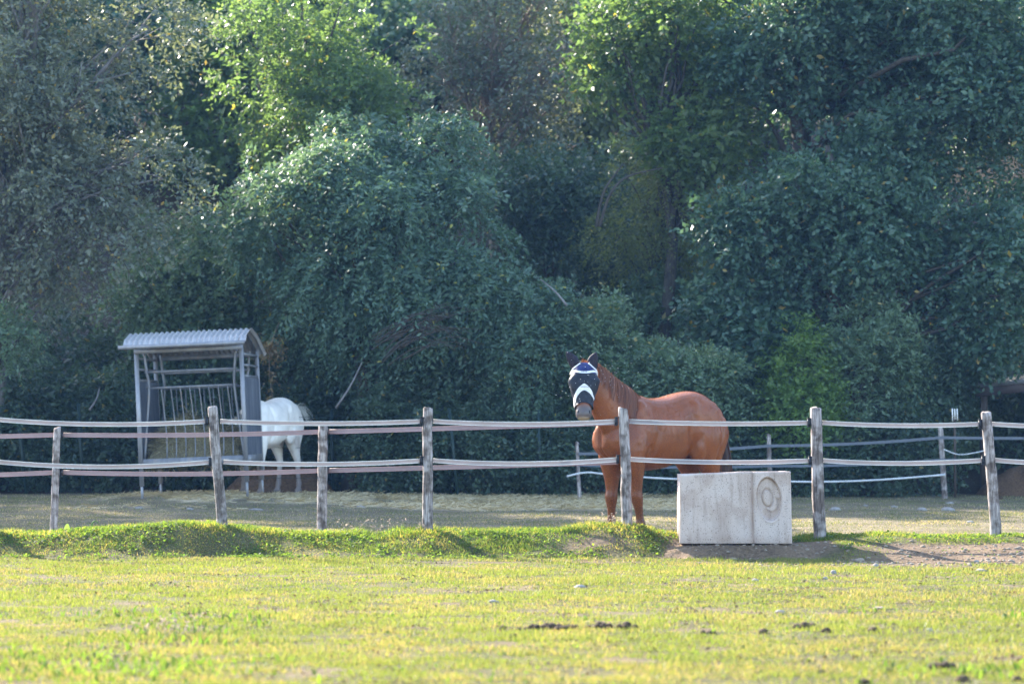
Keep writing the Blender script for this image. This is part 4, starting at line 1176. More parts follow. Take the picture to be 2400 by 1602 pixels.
dry_flowers('dry_flower_clump', 'clump of dry whitish seed heads standing in the lower left of the meadow', [(c[0] + r_.randn() * .13, c[1] + r_.randn() * .12, .06 + .10 * r_.rand()) for _ in range(34)], 1)
def on_bank(x0, x1, n, h): return [((lambda xx: (xx, 29.6 + .35 * r_.rand(), h * (.4 + .8 * r_.rand())))((x0 + (x1 - x0) * r_.rand() - 1174.5) * K / FPX * 29.7)) for _ in range(n)]
dry_flowers('dry_stalks', 'thin dry stalks with seed heads on the bank left of the second front post', on_bank(760, 960, 34, .15), 2)
dry_flowers('dry_stalks', 'dry grass stalks on the bank beside the forelegs of the brown horse', on_bank(1330, 1430, 24, .13), 3)
dry_flowers('dry_stalks', 'dry stalks at the left foot of the concrete trough', on_bank(1540, 1575, 8, .16), 4)
# dock leaves by the leaning post
d0 = pd(165, 1222, 29.9); d0[2] = float(ground(d0[0], 29.9))
dk = empty('dock_plant', d0, 'bright green dock plant with a broad leaf and curled shoot near the leaning left post', 'plant')
for k, (tx, ty, wd) in enumerate([(148, 1208, .075), (190, 1216, .04), (180, 1210, .03)]):
    a = d0 + np.array([.05 * (k - .5), 0, .01]); e = pd(tx, ty, 29.85)
    t = np.linspace(0, 1, 9)[:, None]; P = a + (e - a) * t; P[:, 2] += .02 * np.sin(t[:, 0] * np.pi)
    wv = wd * np.sin(np.pi * np.clip(t, .02, .98)) ** .6 * np.array([.25, .3, 1.])
    V = np.concatenate([P - wv / 2, P + wv / 2]); j = np.arange(8)
    part('leaf', V, np.stack([j, j + 1, 9 + j + 1, 9 + j], 1), G['fresh'], dk, face_attr=np.full(8, .8))
P = resample(np.array([pd(209, 1224, 29.9), pd(210, 1205, 29.9), pd(214, 1196, 29.9), pd(221, 1194, 29.9), pd(225, 1200, 29.9)]), 14)
V, F = tube(P, np.linspace(.012, .006, 14), 6); part('shoot', V, F, G['fresh'], dk, face_attr=np.full(len(F[0]) + len(F[1]) + len(F[2]), .6))

# ------------------------------------------------------------------ horses
def coat_build(rough, sheen, spec):
    def b(nd, ln, out):
        at = nd('Attribute'); at.attribute_name = 'col'
        tc = nd('TexCoord'); n = nd('TexNoise'); n.inputs['Scale'].default_value = 5; n.inputs['Detail'].default_value = 5; ln(tc.outputs['Object'], n.inputs['Vector'])
        r = ramp(nd, [(.3, (.82, .82, .82)), (.7, (1.12, 1.12, 1.12))]); ln(n.outputs[0], r.inputs[0])
        mx = nd('MixRGB', blend_type='MULTIPLY'); mx.inputs[0].default_value = 1
        ln(at.outputs['Color'], mx.inputs[1]); ln(r.outputs[0], mx.inputs[2])
        p = nd('BsdfPrincipled'); p.inputs['Roughness'].default_value = rough; p.inputs['Specular IOR Level'].default_value = spec
        p.inputs['Sheen Weight'].default_value = sheen; p.inputs['Sheen Roughness'].default_value = .4
        p.inputs['Sheen Tint'].default_value = (1, .8, .6, 1)
        ln(mx.outputs[0], p.inputs['Base Color'])
        mp = nd('Mapping'); mp.inputs['Scale'].default_value = (60, 60, 14); ln(tc.outputs['Object'], mp.inputs['Vector'])
        n2 = nd('TexNoise'); n2.inputs['Scale'].default_value = 3; n2.inputs['Detail'].default_value = 3; ln(mp.outputs[0], n2.inputs['Vector'])
        bp = nd('Bump'); bp.inputs['Strength'].default_value = .12; bp.inputs['Distance'].default_value = .004
        ln(n2.outputs[0], bp.inputs['Height']); ln(bp.outputs[0], p.inputs['Normal']); ln(p.outputs[0], out.inputs[0])
    return b
M['coat'] = mat('chestnut_coat', coat_build(.36, .0, .42))
M['coat_white'] = mat('white_coat', coat_build(.6, .15, .3))
M['mane'] = leaf_mat('mane_hair', (.10, .036, .016), (.30, .12, .055), None, .25, (1.8, 1.4, 1.1), .4, .5)
M['mane_dark'] = leaf_mat('tail_hair', (.04, .018, .012), (.10, .045, .025), None, .2, (1.8, 1.4, 1.1), .4, .5)
M['mane_white'] = leaf_mat('white_hair', (.45, .43, .38), (.68, .66, .60), None, .3, (1.1, 1.1, 1.0), .5, .4)
M['hoof'] = noise_mat('hoof', [(.3, (.05, .045, .04)), (.7, (.13, .115, .10))], 12, (1, 1, .3), .6, .2)
M['nostril'] = noise_mat('nostril', [(.3, (.006, .005, .006)), (.7, (.02, .016, .018))], 12, (1, 1, 1), .6, .1)

def ball(c, r, R=None):
    V, F = lump(1, (1, 1, 1), 0, 2)
    V = nrm(V) * np.asarray(r)
    if R is not None: V = V @ np.asarray(R).T
    return V + np.asarray(c), F

def union(mb, vox, smooth):
    V, F, mi = mb.get()
    me = mesh_np('tmp', V, F, [])
    o = bpy.data.objects.new('tmp', me); C.objects.link(o)
    r = o.modifiers.new('r', 'REMESH'); r.mode = 'VOXEL'; r.voxel_size = vox
    s = o.modifiers.new('s', 'SMOOTH'); s.factor = .5; s.iterations = smooth
    dg = bpy.context.evaluated_depsgraph_get()
    ev = o.evaluated_get(dg); m2 = ev.to_mesh()
    V = np.empty(len(m2.vertices) * 3, np.float32); m2.vertices.foreach_get('co', V); V = V.reshape(-1, 3)
    n = len(m2.polygons); tot = np.empty(n, np.int32); m2.polygons.foreach_get('loop_total', tot)
    li = np.empty(len(m2.loops), np.int32); m2.loops.foreach_get('vertex_index', li)
    st = np.cumsum(tot) - tot
    F = []
    for k in (3, 4):
        q = st[tot == k]
        if len(q): F.append(li[q[:, None] + np.arange(k)])
    ev.to_mesh_clear(); bpy.data.objects.remove(o); bpy.data.meshes.remove(me)
    return V.astype(float), F

def hair(rng, paths, w, name, m, parent):
    """paths (n,k,3) -> narrow ribbons"""
    n, k, _ = paths.shape
    T = np.gradient(paths, axis=1)
    s = nrm(np.cross(T, rng.randn(n, 1, 3) * .5 + np.array([0, -1., .2])))
    taper = np.linspace(1, .25, k)[None, :, None]
    a = paths - s * w * taper; b = paths + s * w * taper
    V = np.stack([a, b], 2).reshape(-1, 3)
    i = (np.arange(n)[:, None] * k + np.arange(k - 1)[None]).ravel() * 2
    F = np.stack([i, i + 1, i + 3, i + 2], 1)
    return part(name, V, F, m, parent, face_attr=np.repeat(rng.rand(n) * .9, k - 1))

TORSO = np.array([(-.835, 1.22, 1.08, .07), (-.79, 1.34, .98, .15), (-.70, 1.455, .93, .215), (-.56, 1.545, .91, .262), (-.40, 1.585, .90, .285), (-.20, 1.56, .85, .290),
                  (.0, 1.515, .79, .308), (.20, 1.505, .765, .300), (.36, 1.54, .765, .270), (.50, 1.53, .785, .250), (.64, 1.44, .83, .228), (.76, 1.31, .88, .185), (.85, 1.20, .97, .10)])
HIND = np.array([(-.53, .150, 1.30, .22, .10), (-.53, .158, 1.12, .255, .125), (-.51, .160, .97, .225, .115), (-.53, .152, .82, .155, .088), (-.575, .145, .70, .102, .064), (-.63, .14, .585, .072, .048),
                 (-.655, .138, .52, .066, .045), (-.645, .137, .45, .048, .037), (-.635, .136, .31, .037, .031), (-.63, .136, .22, .040, .034), (-.625, .136, .165, .047, .040), (-.60, .136, .105, .036, .033),
                 (-.585, .136, .068, .050, .047), (-.565, .136, .004, .064, .058)])
FORE = np.array([(.50, .165, 1.20, .15, .08), (.53, .170, 1.02, .145, .098), (.545, .168, .88, .125, .088), (.54, .163, .77, .098, .074), (.535, .160, .64, .070, .058), (.535, .158, .53, .056, .048),
                 (.54, .157, .465, .058, .051), (.535, .157, .405, .049, .043), (.53, .157, .33, .036, .033), (.525, .157, .235, .034, .031), (.525, .157, .175, .044, .039), (.54, .157, .11, .036, .033),
                 (.55, .157, .072, .049, .046), (.565, .157, .004, .062, .057)])

FORE[:, 3:] *= np.interp(FORE[:, 2], [.15, .2, .3, .36, .42, .465, .53, .6, .75, .9], [1.05, 1.1, 1.12, 1.12, 1.07, 1.02, 1.0, 1.0, 1.06, 1.04])[:, None]
FORE[:, 3:] *= np.interp(FORE[:, 2], [0, .15, .5, .8, 1.2], [1.12, 1.15, 1.2, 1.22, 1.05])[:, None]
HIND[:, 3:] *= 1.14
TORSO[5:10, 2] -= .03
def muscles(V, F, o0, h, lf, scale):
    # grooves and ridges of the muscles, pressed into the joined surface
    N = np.zeros_like(V)
    for f in F:
        a = nrm(np.cross(V[f[:, 1]] - V[f[:, 0]], V[f[:, 2]] - V[f[:, 0]]))
        for k in range(f.shape[1]): np.add.at(N, f[:, k], a)
    N = nrm(N)
    d = (V - o0) / scale; x = d @ h; y = d @ lf; z = d[:, 2]
    if ((V - V.mean(0)) * N).sum() < 0: N = -N
    def line(pts):
        p = np.stack([x, z], 1); best = np.full(len(p), 9.)
        for a, b in zip(pts[:-1], pts[1:]):
            a = np.array(a); b = np.array(b); t = np.clip(((p - a) @ (b - a)) / ((b - a) @ (b - a)), 0, 1)
            best = np.minimum(best, np.linalg.norm(p - a - t[:, None] * (b - a), axis=1))
        return best
    m = np.zeros(len(V)); out = (np.abs(y) > .09) & (x < .80)
    for pts, dep, w in (([(.31, 1.38), (.27, 1.15), (.33, .90)], -.018, .032), ([(.50, 1.46), (.63, 1.27), (.70, 1.10)], -.014, .035), ([(-.24, 1.36), (-.20, 1.14), (-.27, .93)], -.024, .055),
                        ([(-.63, 1.40), (-.65, 1.12), (-.58, .84)], -.014, .026), ([(.37, .98), (.42, .84)], -.016, .03), ([(.42, 1.42), (.50, 1.22), (.56, 1.06)], .010, .05),
                        ([(-.30, 1.43), (-.27, 1.36)], .020, .05), ([(-.37, 1.12), (-.33, .95)], .016, .06), ([(-.48, 1.36), (-.52, 1.0)], .008, .07), ([(.43, 1.16), (.46, .95)], .012, .05),
                        ([(.56, .95), (.53, .66)], .006, .03), ([(-.60, .72), (-.655, .54)], -.008, .018)):
        m += dep * np.exp(-(line(pts) / w) ** 2) * out
    for k in range(6):
        xr = .16 - .075 * k; m += .0035 * np.exp(-(line([(xr + .04, 1.30), (xr, 1.08), (xr + .03, .90)]) / .022) ** 2) * out
    m += -.020 * np.exp(-(y / .022) ** 2) * ((x > .70) & (z < 1.22))
    return V + N * (m * scale)[:, None]

def horse(name, label, o0, theta, scale, neck, head, mats, colour, seed, vox=.0125, leg_shift=((0, 0), (0, 0), (0, 0), (0, 0)), torso=TORSO):
    """neck: list of (centre xyz, lateral r, depth r) world; head: dict with world frame"""
    rng = np.random.RandomState(seed)
    h = np.array([-math.cos(theta), -math.sin(theta), 0]); lf = np.array([-h[1], h[0], 0]); upv = np.array([0, 0, 1.])
    o0 = np.array(o0, float)
    def W(P):
        P = np.asarray(P, float).reshape(-1, 3) * scale
        return o0 + P[:, :1] * h + P[:, 1:2] * lf + P[:, 2:] * upv
    root = empty(name, o0, label, 'horse')
    mb = MB()
    T = resample(torso, 44)
    V, F = loft(np.stack([T[:, 0], 0 * T[:, 0], (T[:, 1] + T[:, 2]) / 2], 1), (0, 1, 0), (0, 0, 1), np.maximum(T[:, 3], .03), np.maximum((T[:, 1] - T[:, 2]) / 2, .03), 32, 2.25)
    mb.add(W(V), F)
    hooves = []
    for base_leg, sgn, sh in ((FORE, 1, leg_shift[0]), (FORE, -1, leg_shift[1]), (HIND, 1, leg_shift[2]), (HIND, -1, leg_shift[3])):
        L = resample(base_leg, 46)
        f = np.clip((1.05 - L[:, 2]) / 1.05, 0, 1) ** 1.3
        P = np.stack([L[:, 0] + sh[0] * f, sgn * (L[:, 1] + sh[1] * f), L[:, 2]], 1)
        V, F = loft(P, (1, 0, 0), (0, 1, 0), L[:, 3], L[:, 4], 18, 2.1)
        mb.add(W(V), F)
        hooves.append(P[-1])
    for s in (1, -1):
        for c, r in (((.50, s * .178, 1.10), (.15, .088, .27)), ((.40, s * .185, .98), (.12, .085, .15)), ((.73, s * .095, 1.06), (.12, .115, .17)), ((-.50, s * .165, 1.26), (.25, .115, .24)), ((-.36, s * .198, .97), (.12, .088, .17)),
                     ((-.70, s * .11, 1.14), (.13, .115, .26)), ((.44, s * .15, 1.33), (.12, .09, .16)), ((.55, s * .15, .93), (.12, .10, .14))):
            V, F = ball(c, r); mb.add(W(V), F)
    # neck
    NK = np.array([(*c, a, b) for c, a, b in neck]); NK = resample(NK, 26)
    P = NK[:, :3]; Tn = nrm(np.gradient(P, axis=0))
    A = nrm(np.stack([-Tn[:, 1], Tn[:, 0], 0 * Tn[:, 0]], 1)); Bv = nrm(np.cross(Tn, A)); Bv *= np.sign(Bv[:, 2:3] + 1e-9)
    # keep the crest direction steady
    V, F = loft(P, A, Bv, NK[:, 3], NK[:, 4], 28, 2.1); mb.add(V, F)
    # head
    ax = nrm(np.array(head['axis'])); n_ = np.array(head['front'], float); n_ = nrm(n_ - ax * (n_ @ ax)); l_ = nrm(np.cross(ax, n_))
    if (l_ @ np.array([1, 0, 0])) < 0: l_ = -l_
    HL = head['len']; p0 = np.array(head['poll'], float)
    HS = np.array([(-.04, .045, .02, .05), (.0, .075, .05, .09), (.10, .108, .085, .13), (.22, .124, .10, .175), (.34, .128, .10, .205), (.46, .112, .095, .20), (.58, .092, .085, .155), (.70, .080, .075, .115),
                   (.80, .078, .070, .095), (.89, .082, .068, .088), (.95, .072, .056, .072), (1.0, .045, .03, .042)])
    HS[:, 1:] *= head.get('k', 1.0)
    Hh = resample(HS, 36)
    def hc(t):
        r = np.stack([np.interp(t, HS[:, 0], HS[:, i]) for i in (1, 2, 3)], -1)
        c = p0 + np.asarray(t)[..., None] * HL * ax + ((r[..., 1] - r[..., 2]) / 2)[..., None] * n_
        return c, r[..., 0], (r[..., 1] + r[..., 2]) / 2
    Pc = p0 + Hh[:, :1] * HL * ax + ((Hh[:, 2] - Hh[:, 3]) / 2)[:, None] * n_
    V, F = loft(Pc, l_, n_, Hh[:, 1], (Hh[:, 2] + Hh[:, 3]) / 2, 26, 2.35); mb.add(V, F)
    for s in (-1, 1):                                   # nostril wings, cheek
        V, F = ball(p0 + ax * HL * .885 + l_ * s * .055 + n_ * .030, (.032, .030, .042)); mb.add(V, F)
        V, F = ball(p0 + ax * HL * .30 + l_ * s * .085 - n_ * .08, (.055, .12, .13)); mb.add(V, F)
    V, F = ball(p0 + ax * HL * .95 - n_ * .055, (.05, .045, .035)); mb.add(V, F)     # chin
    V, F = union(mb, vox, 9)
    V = muscles(V, F, o0, h, lf, scale)
    body_VF = (V, F)
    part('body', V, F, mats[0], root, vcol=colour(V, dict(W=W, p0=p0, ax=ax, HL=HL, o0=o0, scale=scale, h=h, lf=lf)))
    for p in hooves:
        t = np.linspace(0, 1, 6)
        Pp = np.stack([p[0] - .012 + .012 * (1 - t), np.full(6, p[1]), -.004 + .062 * t], 1)
        Vh, Fh = loft(Pp, (1, 0, 0), (0, 1, 0), (.071 - .016 * t), (.065 - .013 * t), 18, 2.1)
        part('hoof', W(Vh), Fh, M['hoof'], root)
    fr = dict(W=W, P=P, A=A, B=Bv, ra=NK[:, 3], rb=NK[:, 4], hc=hc, l=l_, n=n_, ax=ax, HL=HL, p0=p0, rng=rng, h=h, lf=lf, body=body_VF)
    return root, fr

# ---- chestnut horse
TH = math.radians(38)
ZG = float(ground(1.4, 31.2))
def chestnut(V, q):
    z = (V[:, 2] - q['o0'][2]) / q['scale']
    c = np.tile(np.array([.212, .058, .012]), (len(V), 1))
    n = fbm(V[:, 0] * 2 + V[:, 1], V[:, 2] * 2, 1.5, 3, 4)[:, None]
    c *= .82 + .36 * n
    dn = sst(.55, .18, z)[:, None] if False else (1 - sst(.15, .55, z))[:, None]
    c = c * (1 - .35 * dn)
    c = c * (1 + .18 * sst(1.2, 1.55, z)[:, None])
    t = ((V - q['p0']) @ q['ax']) / q['HL']; d = np.linalg.norm(V - q['p0'] - t[:, None] * q['HL'] * q['ax'], axis=1)
    mz = (sst(.70, .84, t) * (d < .2))[:, None]
    c = c * (1 - mz) + mz * np.array([.105, .085, .080])
    pale = (sst(.955, .985, t) * (d < .2))[:, None]
    return c * (1 - pale) + pale * np.array([.30, .24, .17])
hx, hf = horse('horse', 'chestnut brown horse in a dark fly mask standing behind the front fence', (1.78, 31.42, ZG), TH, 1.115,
    [((1.42, 31.10, 1.38), .22, .40), ((1.24, 30.93, 1.60), .175, .33), ((1.08, 30.79, 1.80), .135, .255), ((.95, 30.68, 1.97), .112, .195), ((.865, 30.60, 2.09), .095, .13)],
    dict(poll=(.838, 30.48, 2.155), axis=(-.012, -.24, -.64), front=(0, -1, .3), len=.675, k=1.16), [M['coat']], chestnut, 3,
    leg_shift=((-.10, .04), (.03, .02), (-.06, 0), (.10, 0)))
def horse_hair():
    rng = hf['rng']
    n = 1100; k = 9
    P, A, Bv, ra, rb = hf['P'], hf['A'], hf['B'], hf['ra'], hf['rb']
    lk = rng.randint(0, 46, n); la = rng.rand(46); lb = .25 + .5 * rng.rand(46); s0 = np.clip(1.5 + 22.8 * (lk + .5) / 46 + .32 * rng.randn(n), .5, 24.6)
    al = np.linspace(-.10, 1, k)[None] * (1.05 + .65 * la[lk] + .15 * rng.rand(n))[:, None]
    s = np.clip(s0[:, None] - 3.2 * np.clip(al, 0, 3) * (.55 + .6 * lb[lk] + .1 * rng.rand(n))[:, None] + .35 * np.sin(3 * al + 6 * lb[lk][:, None]), 0, 25)
    ii = np.minimum(s.astype(int), 24); f = (s - ii)[..., None]
    it = lambda X: X[ii] * (1 - f) + X[ii + 1] * f
    rA = it(ra[:, None]); rB = it(rb[:, None])
    off = .008 + .022 * la[lk][:, None, None] + .008 * rng.rand(n)[:, None, None]
    Q = it(P) + it(A) * (rA + off) * np.sin(al)[..., None] + it(Bv) * (rB + off * .9) * np.cos(al)[..., None]
    hair(rng, Q, .0032, 'mane', M['mane'], hx)
    # upright short hairs along the crest that catch the sun
    n2 = 260; s = 2 + 22 * rng.rand(n2); ii = s.astype(int)
    base = P[ii] + Bv[ii] * rb[ii][:, None] * .98
    e = base + nrm(Bv[ii] + rng.randn(n2, 3) * .5 + A[ii] * .4) * (.03 + .03 * rng.rand(n2))[:, None]
    hair(rng, np.stack([base, (base + e) / 2, e], 1), .003, 'crest_hair', M['mane'], hx)
    # forelock tuft between the ears
    n3 = 60; b3 = hf['p0'] - hf['ax'] * .02 + hf['l'] * (rng.rand(n3, 1) - .5) * .09 - hf['n'] * .01
    e3 = b3 + np.array([0, -.03, .03]) + rng.randn(n3, 3) * .018
    hair(rng, np.stack([b3, (b3 + e3) / 2 + np.array([0, 0, .008]), e3], 1), .003, 'forelock', M['mane'], hx)
    # tail
    n4 = 420; t = np.linspace(0, 1, 12)[None]
    sp = rng.randn(n4, 2)
    X = -.815 - .05 * np.sin(np.clip(t * 3, 0, 1.57)) - .02 * t + sp[:, :1] * .035 * np.sin(t * 2.6)
    Yl = sp[:, 1:] * .045 * np.sin(t * 2.4) + .03 * t
    Z = 1.36 + .03 * np.sin(t * 9) * (t < .3) - t * (.95 + .14 * rng.rand(n4)[:, None])
    Q = hf['W'](np.stack(np.broadcast_arrays(X, Yl, Z), -1).reshape(-1, 3)).reshape(n4, 12, 3)
    hair(rng, Q, .005, 'tail', M['mane_dark'], hx)
    for s_ in (-1, 1):
        V, F = ball((0, 0, 0), (.014, .012, .024)); 
        c = hf['p0'] + hf['ax'] * hf['HL'] * .885 + hf['l'] * s_ * .062 + hf['n'] * .052
        part('nostril', V + c, F, M['nostril'], hx)
horse_hair()
# short coat hair standing off the skin: it is what glows along the sunlit outline
def coat_hair(n=50000):
    rng = np.random.RandomState(77); V, F = hf['body']; Q = [f for f in F if f.shape[1] == 4][0]
    P = V[Q]; nn = np.cross(P[:, 2] - P[:, 0], P[:, 3] - P[:, 1]); ar = np.linalg.norm(nn, axis=1); nn = nrm(nn)
    c0 = V.mean(0)
    i = rng.choice(len(Q), n, p=ar / ar.sum()); u = rng.rand(n, 1); v = rng.rand(n, 1)
    X = P[i, 0] * (1 - u) * (1 - v) + P[i, 1] * u * (1 - v) + P[i, 2] * u * v + P[i, 3] * (1 - u) * v
    VN = np.zeros_like(V)
    for k in range(4): np.add.at(VN, Q[:, k], nn)
    VN = nrm(VN); w4 = [(1 - u) * (1 - v), u * (1 - v), u * v, (1 - u) * v]
    N = nrm(sum(VN[Q[i, k]] * w4[k] for k in range(4)))
    t = ((X - hf['p0']) @ hf['ax']) / hf['HL']; d = np.linalg.norm(X - hf['p0'] - t[:, None] * hf['HL'] * hf['ax'], axis=1)
    ok = ~((t > -.05) & (d < .24)); X = X[ok]; N = N[ok]; n = len(X)
    dr = -hf['h'] * .8 + np.array([0, 0, -.7]) + .35 * rng.randn(n, 3); dr = nrm(dr - N * (dr * N).sum(1, keepdims=True))
    L = (.007 + .008 * rng.rand(n))[:, None]
    e = X + nrm(dr + N * (.35 + .35 * rng.rand(n))[:, None]) * L
    s = nrm(np.cross(dr, N)) * .0022
    W3 = np.stack([X - s, X + s, e], 1).reshape(-1, 3)
    o = part('coat_hair', W3, np.arange(3 * n).reshape(-1, 3), M['coat_fur'], hx, smooth=False, face_attr=rng.rand(n) * .9); o['kind'] = 'stuff'
M['coat_fur'] = leaf_mat('coat_fur', (.15, .047, .012), (.23, .078, .023), None, .52, (3.0, 3.6, 4.4), .5, .15)
coat_hair()

# ---- fly mask
def mesh_cloth(name, c0, c1, rough):
    def b(nd, ln, out):
        tc = nd('TexCoord'); n = nd('TexNoise'); n.inputs['Scale'].default_value = 30; n.inputs['Detail'].default_value = 4; ln(tc.outputs['Object'], n.inputs['Vector'])
        r = ramp(nd, [(.3, c0), (.7, c1)]); ln(n.outputs[0], r.inputs[0])
        p = nd('BsdfPrincipled'); p.inputs['Roughness'].default_value = rough; p.inputs['Specular IOR Level'].default_value = .15; ln(r.outputs[0], p.inputs['Base Color'])
        w = nd('TexNoise'); w.inputs['Scale'].default_value = 14; ln(tc.outputs['Object'], w.inputs['Vector'])
        bp = nd('Bump'); bp.inputs['Strength'].default_value = .5; bp.inputs['Distance'].default_value = .012; ln(w.outputs[0], bp.inputs['Height'])
        ln(bp.outputs[0], p.inputs['Normal']); ln(p.outputs[0], out.inputs[0])
    return mat(name, b)
M['mask'] = mesh_cloth('mask_mesh', (.012, .014, .020), (.030, .034, .046), .55)
M['mask_navy'] = mesh_cloth('mask_navy', (.016, .022, .080), (.030, .042, .14), .5)
M['mask_ear'] = mesh_cloth('mask_ear', (.014, .012, .020), (.032, .026, .036), .6)
M['fleece'] = noise_mat('fleece', [(.3, (.62, .60, .58)), (.7, (.80, .79, .77))], 40, (1, 1, 1), .9, .3)
M['grey_print'] = noise_mat('grey_print', [(.3, (.20, .20, .23)), (.7, (.28, .28, .32))], 40, (1, 1, 1), .9, 0)
def fly_mask():
    hc, l, n, ax, HL, p0 = hf['hc'], hf['l'], hf['n'], hf['ax'], hf['HL'], hf['p0']
    root = empty('fly_mask', p0, 'dark horse fly mask with white bands and black ear covers on the chestnut horse', 'fly mask')
    def surf(t, ph, off):
        t = np.asarray(t, float); ph = np.asarray(ph, float)
        c, ra, rb = hc(t)
        bul = .040 * np.exp(-((t - .34) / .13) ** 2) * np.exp(-((np.abs(ph) - .95) / .55) ** 2)
        wr = .004 * np.sin(t * 37 + ph * 3) * np.exp(-((np.abs(ph) - 1.2) / .5) ** 2)
        o = off + bul + wr + .006 * sst(.3, .6, t)
        p = 2.35
        s_ = np.sign(np.sin(ph)) * np.abs(np.sin(ph)) ** (2 / p); c_ = np.sign(np.cos(ph)) * np.abs(np.cos(ph)) ** (2 / p)
        return c + l * ((ra + o) * s_)[..., None] + n * ((rb + o) * c_)[..., None]
    def patch(t0, t1, p0_, p1_, nt, npn, off, name, m, parent):
        ph = np.linspace(p0_, p1_, npn)[None]; f = np.linspace(0, 1, nt)[:, None]
        T0 = t0(ph) if callable(t0) else np.full_like(ph, t0); T1 = t1(ph) if callable(t1) else np.full_like(ph, t1)
        t = T0 + (T1 - T0) * f; ph = np.broadcast_to(ph, t.shape)
        V = np.concatenate([surf(t, ph, off).reshape(-1, 3), surf(t, ph, off - .003).reshape(-1, 3)])
        F = grid_faces(nt, npn, wrap=False); N_ = nt * npn
        pe = np.concatenate([np.arange(npn), np.arange(1, nt) * npn + npn - 1, (nt - 1) * npn + np.arange(npn - 2, -1, -1), np.arange(nt - 2, 0, -1) * npn]); q = np.roll(pe, -1)
        return part(name, V, np.concatenate([F, F[:, ::-1] + N_, np.stack([pe, q, q + N_, pe + N_], 1)]), m, parent)
    shell = patch(.205, lambda p: .735 + .035 * np.abs(p) ** 1.2 - .05 * sst(1.4, 2.2, np.abs(p)), -2.2, 2.2, 50, 70, .012, 'face_mesh', M['mask'], root)
    patch(lambda p: -.035 + .10 * np.clip(np.abs(p) - .30, 0, 2), .215, -1.75, 1.75, 16, 60, .011, 'brow_panel', M['mask_navy'], root)
    patch(lambda p: .160 + .020 * np.cos(3.1 * p) - .012 * np.abs(p), lambda p: .195 + .026 * np.cos(3.1 * p) + .004 * np.abs(p), -1.5, 1.5, 6, 60, .017, 'forehead_band', M['fleece'], root)
    patch(lambda p: .405 + .19 * np.abs(p) ** .95, lambda p: .525 + .115 * np.abs(p) ** 1.1 + .06 * sst(0, 1.2, -p), -1.6, 1.2, 14, 60, .017, 'nose_fleece_painted_sun', M['fleece'], root)  # white fleece, widened on the left to paint in the sunlit side
    patch(.462, .472, -.22, .34, 3, 14, .0195, 'print_line', M['grey_print'], root)
    for a, b in ((-.16, -.10), (-.05, 0), (.05, .13)):
        patch(.186, .199, a, b, 3, 5, .0195, 'print_mark', M['grey_print'], root)
    for s in (-1, 1):
        t = np.linspace(.0, .165, 14); ph = s * np.linspace(.40, 1.5, 14)
        V, F = tube(surf(t, ph, .018), .0085, 7); part('ear_piping', V, F, M['fleece'], root)
        # ear covers
    for tip, b0, w in (((.632, 30.50, 2.316), (.752, 30.52, 2.115), .064), ((.978, 30.50, 2.308), (.935, 30.52, 2.105), .064)):
        tip = np.array(tip); b0 = np.array(b0); T = tip - b0; Tl = np.linalg.norm(T)
        sd = nrm(np.cross(T, [0, 1., 0])); nb = nrm(np.cross(sd, T))
        u = np.linspace(0, 1, 18); wd = w * np.interp(u, [0, .2, .45, .7, .88, .97, 1], [.72, .95, 1.0, .80, .46, .20, .06])
        sg = np.sign(T[0])
        P = b0 + T * u[:, None] + np.array([1., 0, 0]) * (-sg * .018 * np.sin(u * np.pi))[:, None]
        th = np.linspace(0, 2 * np.pi, 20, endpoint=False)
        cx = np.cos(th); sy = np.sin(th)
        V = P[:, None] + sd * (wd[:, None] * cx[None])[..., None] + nb * ((.020 * (wd / w)[:, None]) * (sy[None] + .9 * (cx[None] ** 2)))[..., None]
        V = np.concatenate([V.reshape(-1, 3), P[-1:]]); F = [grid_faces(18, 20)]; a = np.arange(20)
        F.append(np.stack([np.full(20, 18 * 20), 17 * 20 + a, 17 * 20 + (a + 1) % 20], 1))
        part('ear_cover', V, F, M['mask_ear'], root)
    # strap under the jaw
    ph = np.linspace(1.5, 2 * np.pi - 1.5, 24); V, F = tube(surf(.60 + .12 * np.abs(np.sin(ph)) * 0 + .06 * np.cos(ph), ph, .012), .012, 6, flat=.5)
    part('strap', V, F, M['mask_ear'], root)
    return root
fly_mask()
def flies():
    r_ = np.random.RandomState(6); n = 110
    c = np.array([.98, 30.3, 2.0])
    P = c + r_.randn(n, 3) * np.array([.34, .25, .22])
    mb = MB(); V0 = np.array([[1, 0, 0], [-1, 0, 0], [0, 1, 0], [0, -1, 0], [0, 0, 1], [0, 0, -1.]]); F0 = np.array([[0, 2, 4], [2, 1, 4], [1, 3, 4], [3, 0, 4], [2, 0, 5], [1, 2, 5], [3, 1, 5], [0, 3, 5]])
    for p in P: mb.add(V0 * np.array([.0040, .0030, .0025]) * (.7 + .6 * r_.rand()) + p, F0)
    o = mb.build('flies', M['white_paint'], None, smooth=False); tag(o, 'swarm of tiny sunlit flies round the head of the brown horse', 'flies', kind='stuff')
flies()

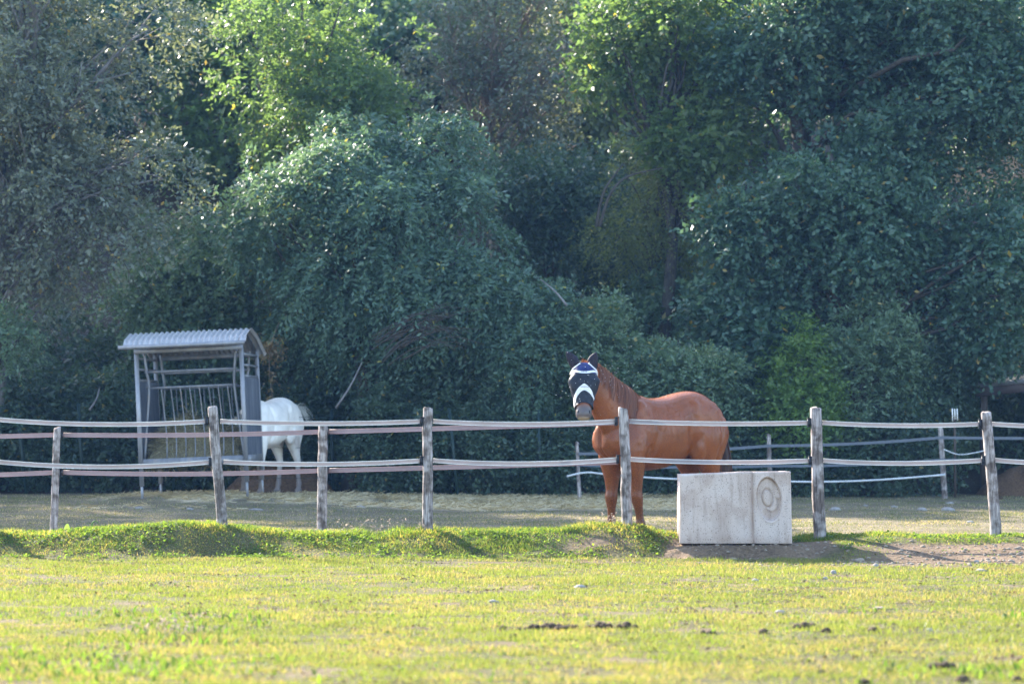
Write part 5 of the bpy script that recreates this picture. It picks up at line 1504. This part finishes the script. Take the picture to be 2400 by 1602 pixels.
# ---- white horse
def whitecoat(V, q):
    d = V - q['o0']; z = d[:, 2] / q['scale']; x = d @ q['h'] / q['scale']
    n = fbm(V[:, 0] * 3, V[:, 2] * 3 + V[:, 1] * 2, 1.4, 9, 4)
    c = np.tile(np.array([.84, .79, .74]), (len(V), 1)) * (.92 + .12 * n)[:, None]
    dk = (1 - sst(.28, .62, z + .25 * (n - .5)))[:, None]
    c = c * (1 - dk) + dk * np.array([.20, .17, .165])
    g = (.75 * np.exp(-((x + .46) / .16) ** 2 - ((z - .80) / .16) ** 2) * sst(.4, .6, n) + .5 * np.exp(-((z - .80) / .05) ** 2) * (np.abs(x) < .4) * sst(.35, .6, n))[:, None]
    return c * (1 - g) + g * np.array([.28, .19, .16])
w0 = np.array([-3.97, 42.80]); WZ = float(ground(-3.7, 42.9))
wx, wf_ = horse('horse', 'white horse with dark lower legs feeding behind the hay rack', (w0[0], w0[1], WZ), math.radians(66), 1.0,
    [((-4.12, 42.35, 1.34), .20, .33), ((-4.26, 42.17, 1.38), .15, .25), ((-4.40, 42.03, 1.34), .12, .19), ((-4.52, 41.92, 1.24), .095, .13)],
    dict(poll=(-4.55, 41.88, 1.24), axis=(-.30, -.30, -.85), front=(-.3, -.8, .6), len=.60, k=.95), [M['coat_white']], whitecoat, 5, vox=.014,
    leg_shift=((.0, .0), (.04, -.02), (-.10, .05), (.06, .0)))
def white_hair():
    r_ = np.random.RandomState(15); n = 120; t = np.linspace(0, 1, 10)[None]
    b = wf_['W']([[-.80, 0, 1.38]])[0]
    e = np.stack([.03 + .26 * t ** .9 + 0 * r_.rand(n, 1), -.10 * t + 0 * r_.rand(n, 1), .06 * np.sin(t * 2.2) - .20 * t ** 2.0 + .0 * r_.rand(n, 1)], -1)
    sp = r_.randn(n, 1, 3) * np.array([.03, .03, .05]) * np.sin(np.clip(t * 1.7, 0, 1.6))[..., None]
    ln_ = (.6 + .45 * r_.rand(n))[:, None, None]
    hair(r_, b + e * ln_ + sp, .004, 'tail', M['mane_white'], wx)
    P, A, Bv, ra, rb = wf_['P'], wf_['A'], wf_['B'], wf_['ra'], wf_['rb']
    n = 220; s0 = r_.randint(1, 25, n); al = np.linspace(-.1, 1.3, 8)[None]
    Q = P[s0][:, None] + A[s0][:, None] * (ra[s0][:, None, None] + .015) * np.sin(al)[..., None] + Bv[s0][:, None] * (rb[s0][:, None, None] + .015) * np.cos(al)[..., None] + r_.randn(n, 1, 3) * .012
    hair(r_, Q, .004, 'mane', M['mane_white'], wx)
white_hair()

# ------------------------------------------------------------------ thin blue air
def haze():
    V, F = box((0, 380, 9.5), (1400, 1240, 25))
    V[:, 2] = np.where(V[:, 2] < 5, -1.6, 27.0)
    m = bpy.data.materials.new('haze'); m.use_nodes = True; nt = m.node_tree; nt.nodes.clear()
    out = nt.nodes.new('ShaderNodeOutputMaterial'); v = nt.nodes.new('ShaderNodeVolumePrincipled')
    v.inputs['Color'].default_value = (.24, .50, 1.0, 1); v.inputs['Density'].default_value = HAZE
    nt.links.new(v.outputs[0], out.inputs['Volume'])
    o = part('haze', V, F, m, None, smooth=False); tag(o, kind='stuff')
HAZE = 0.00038
haze()
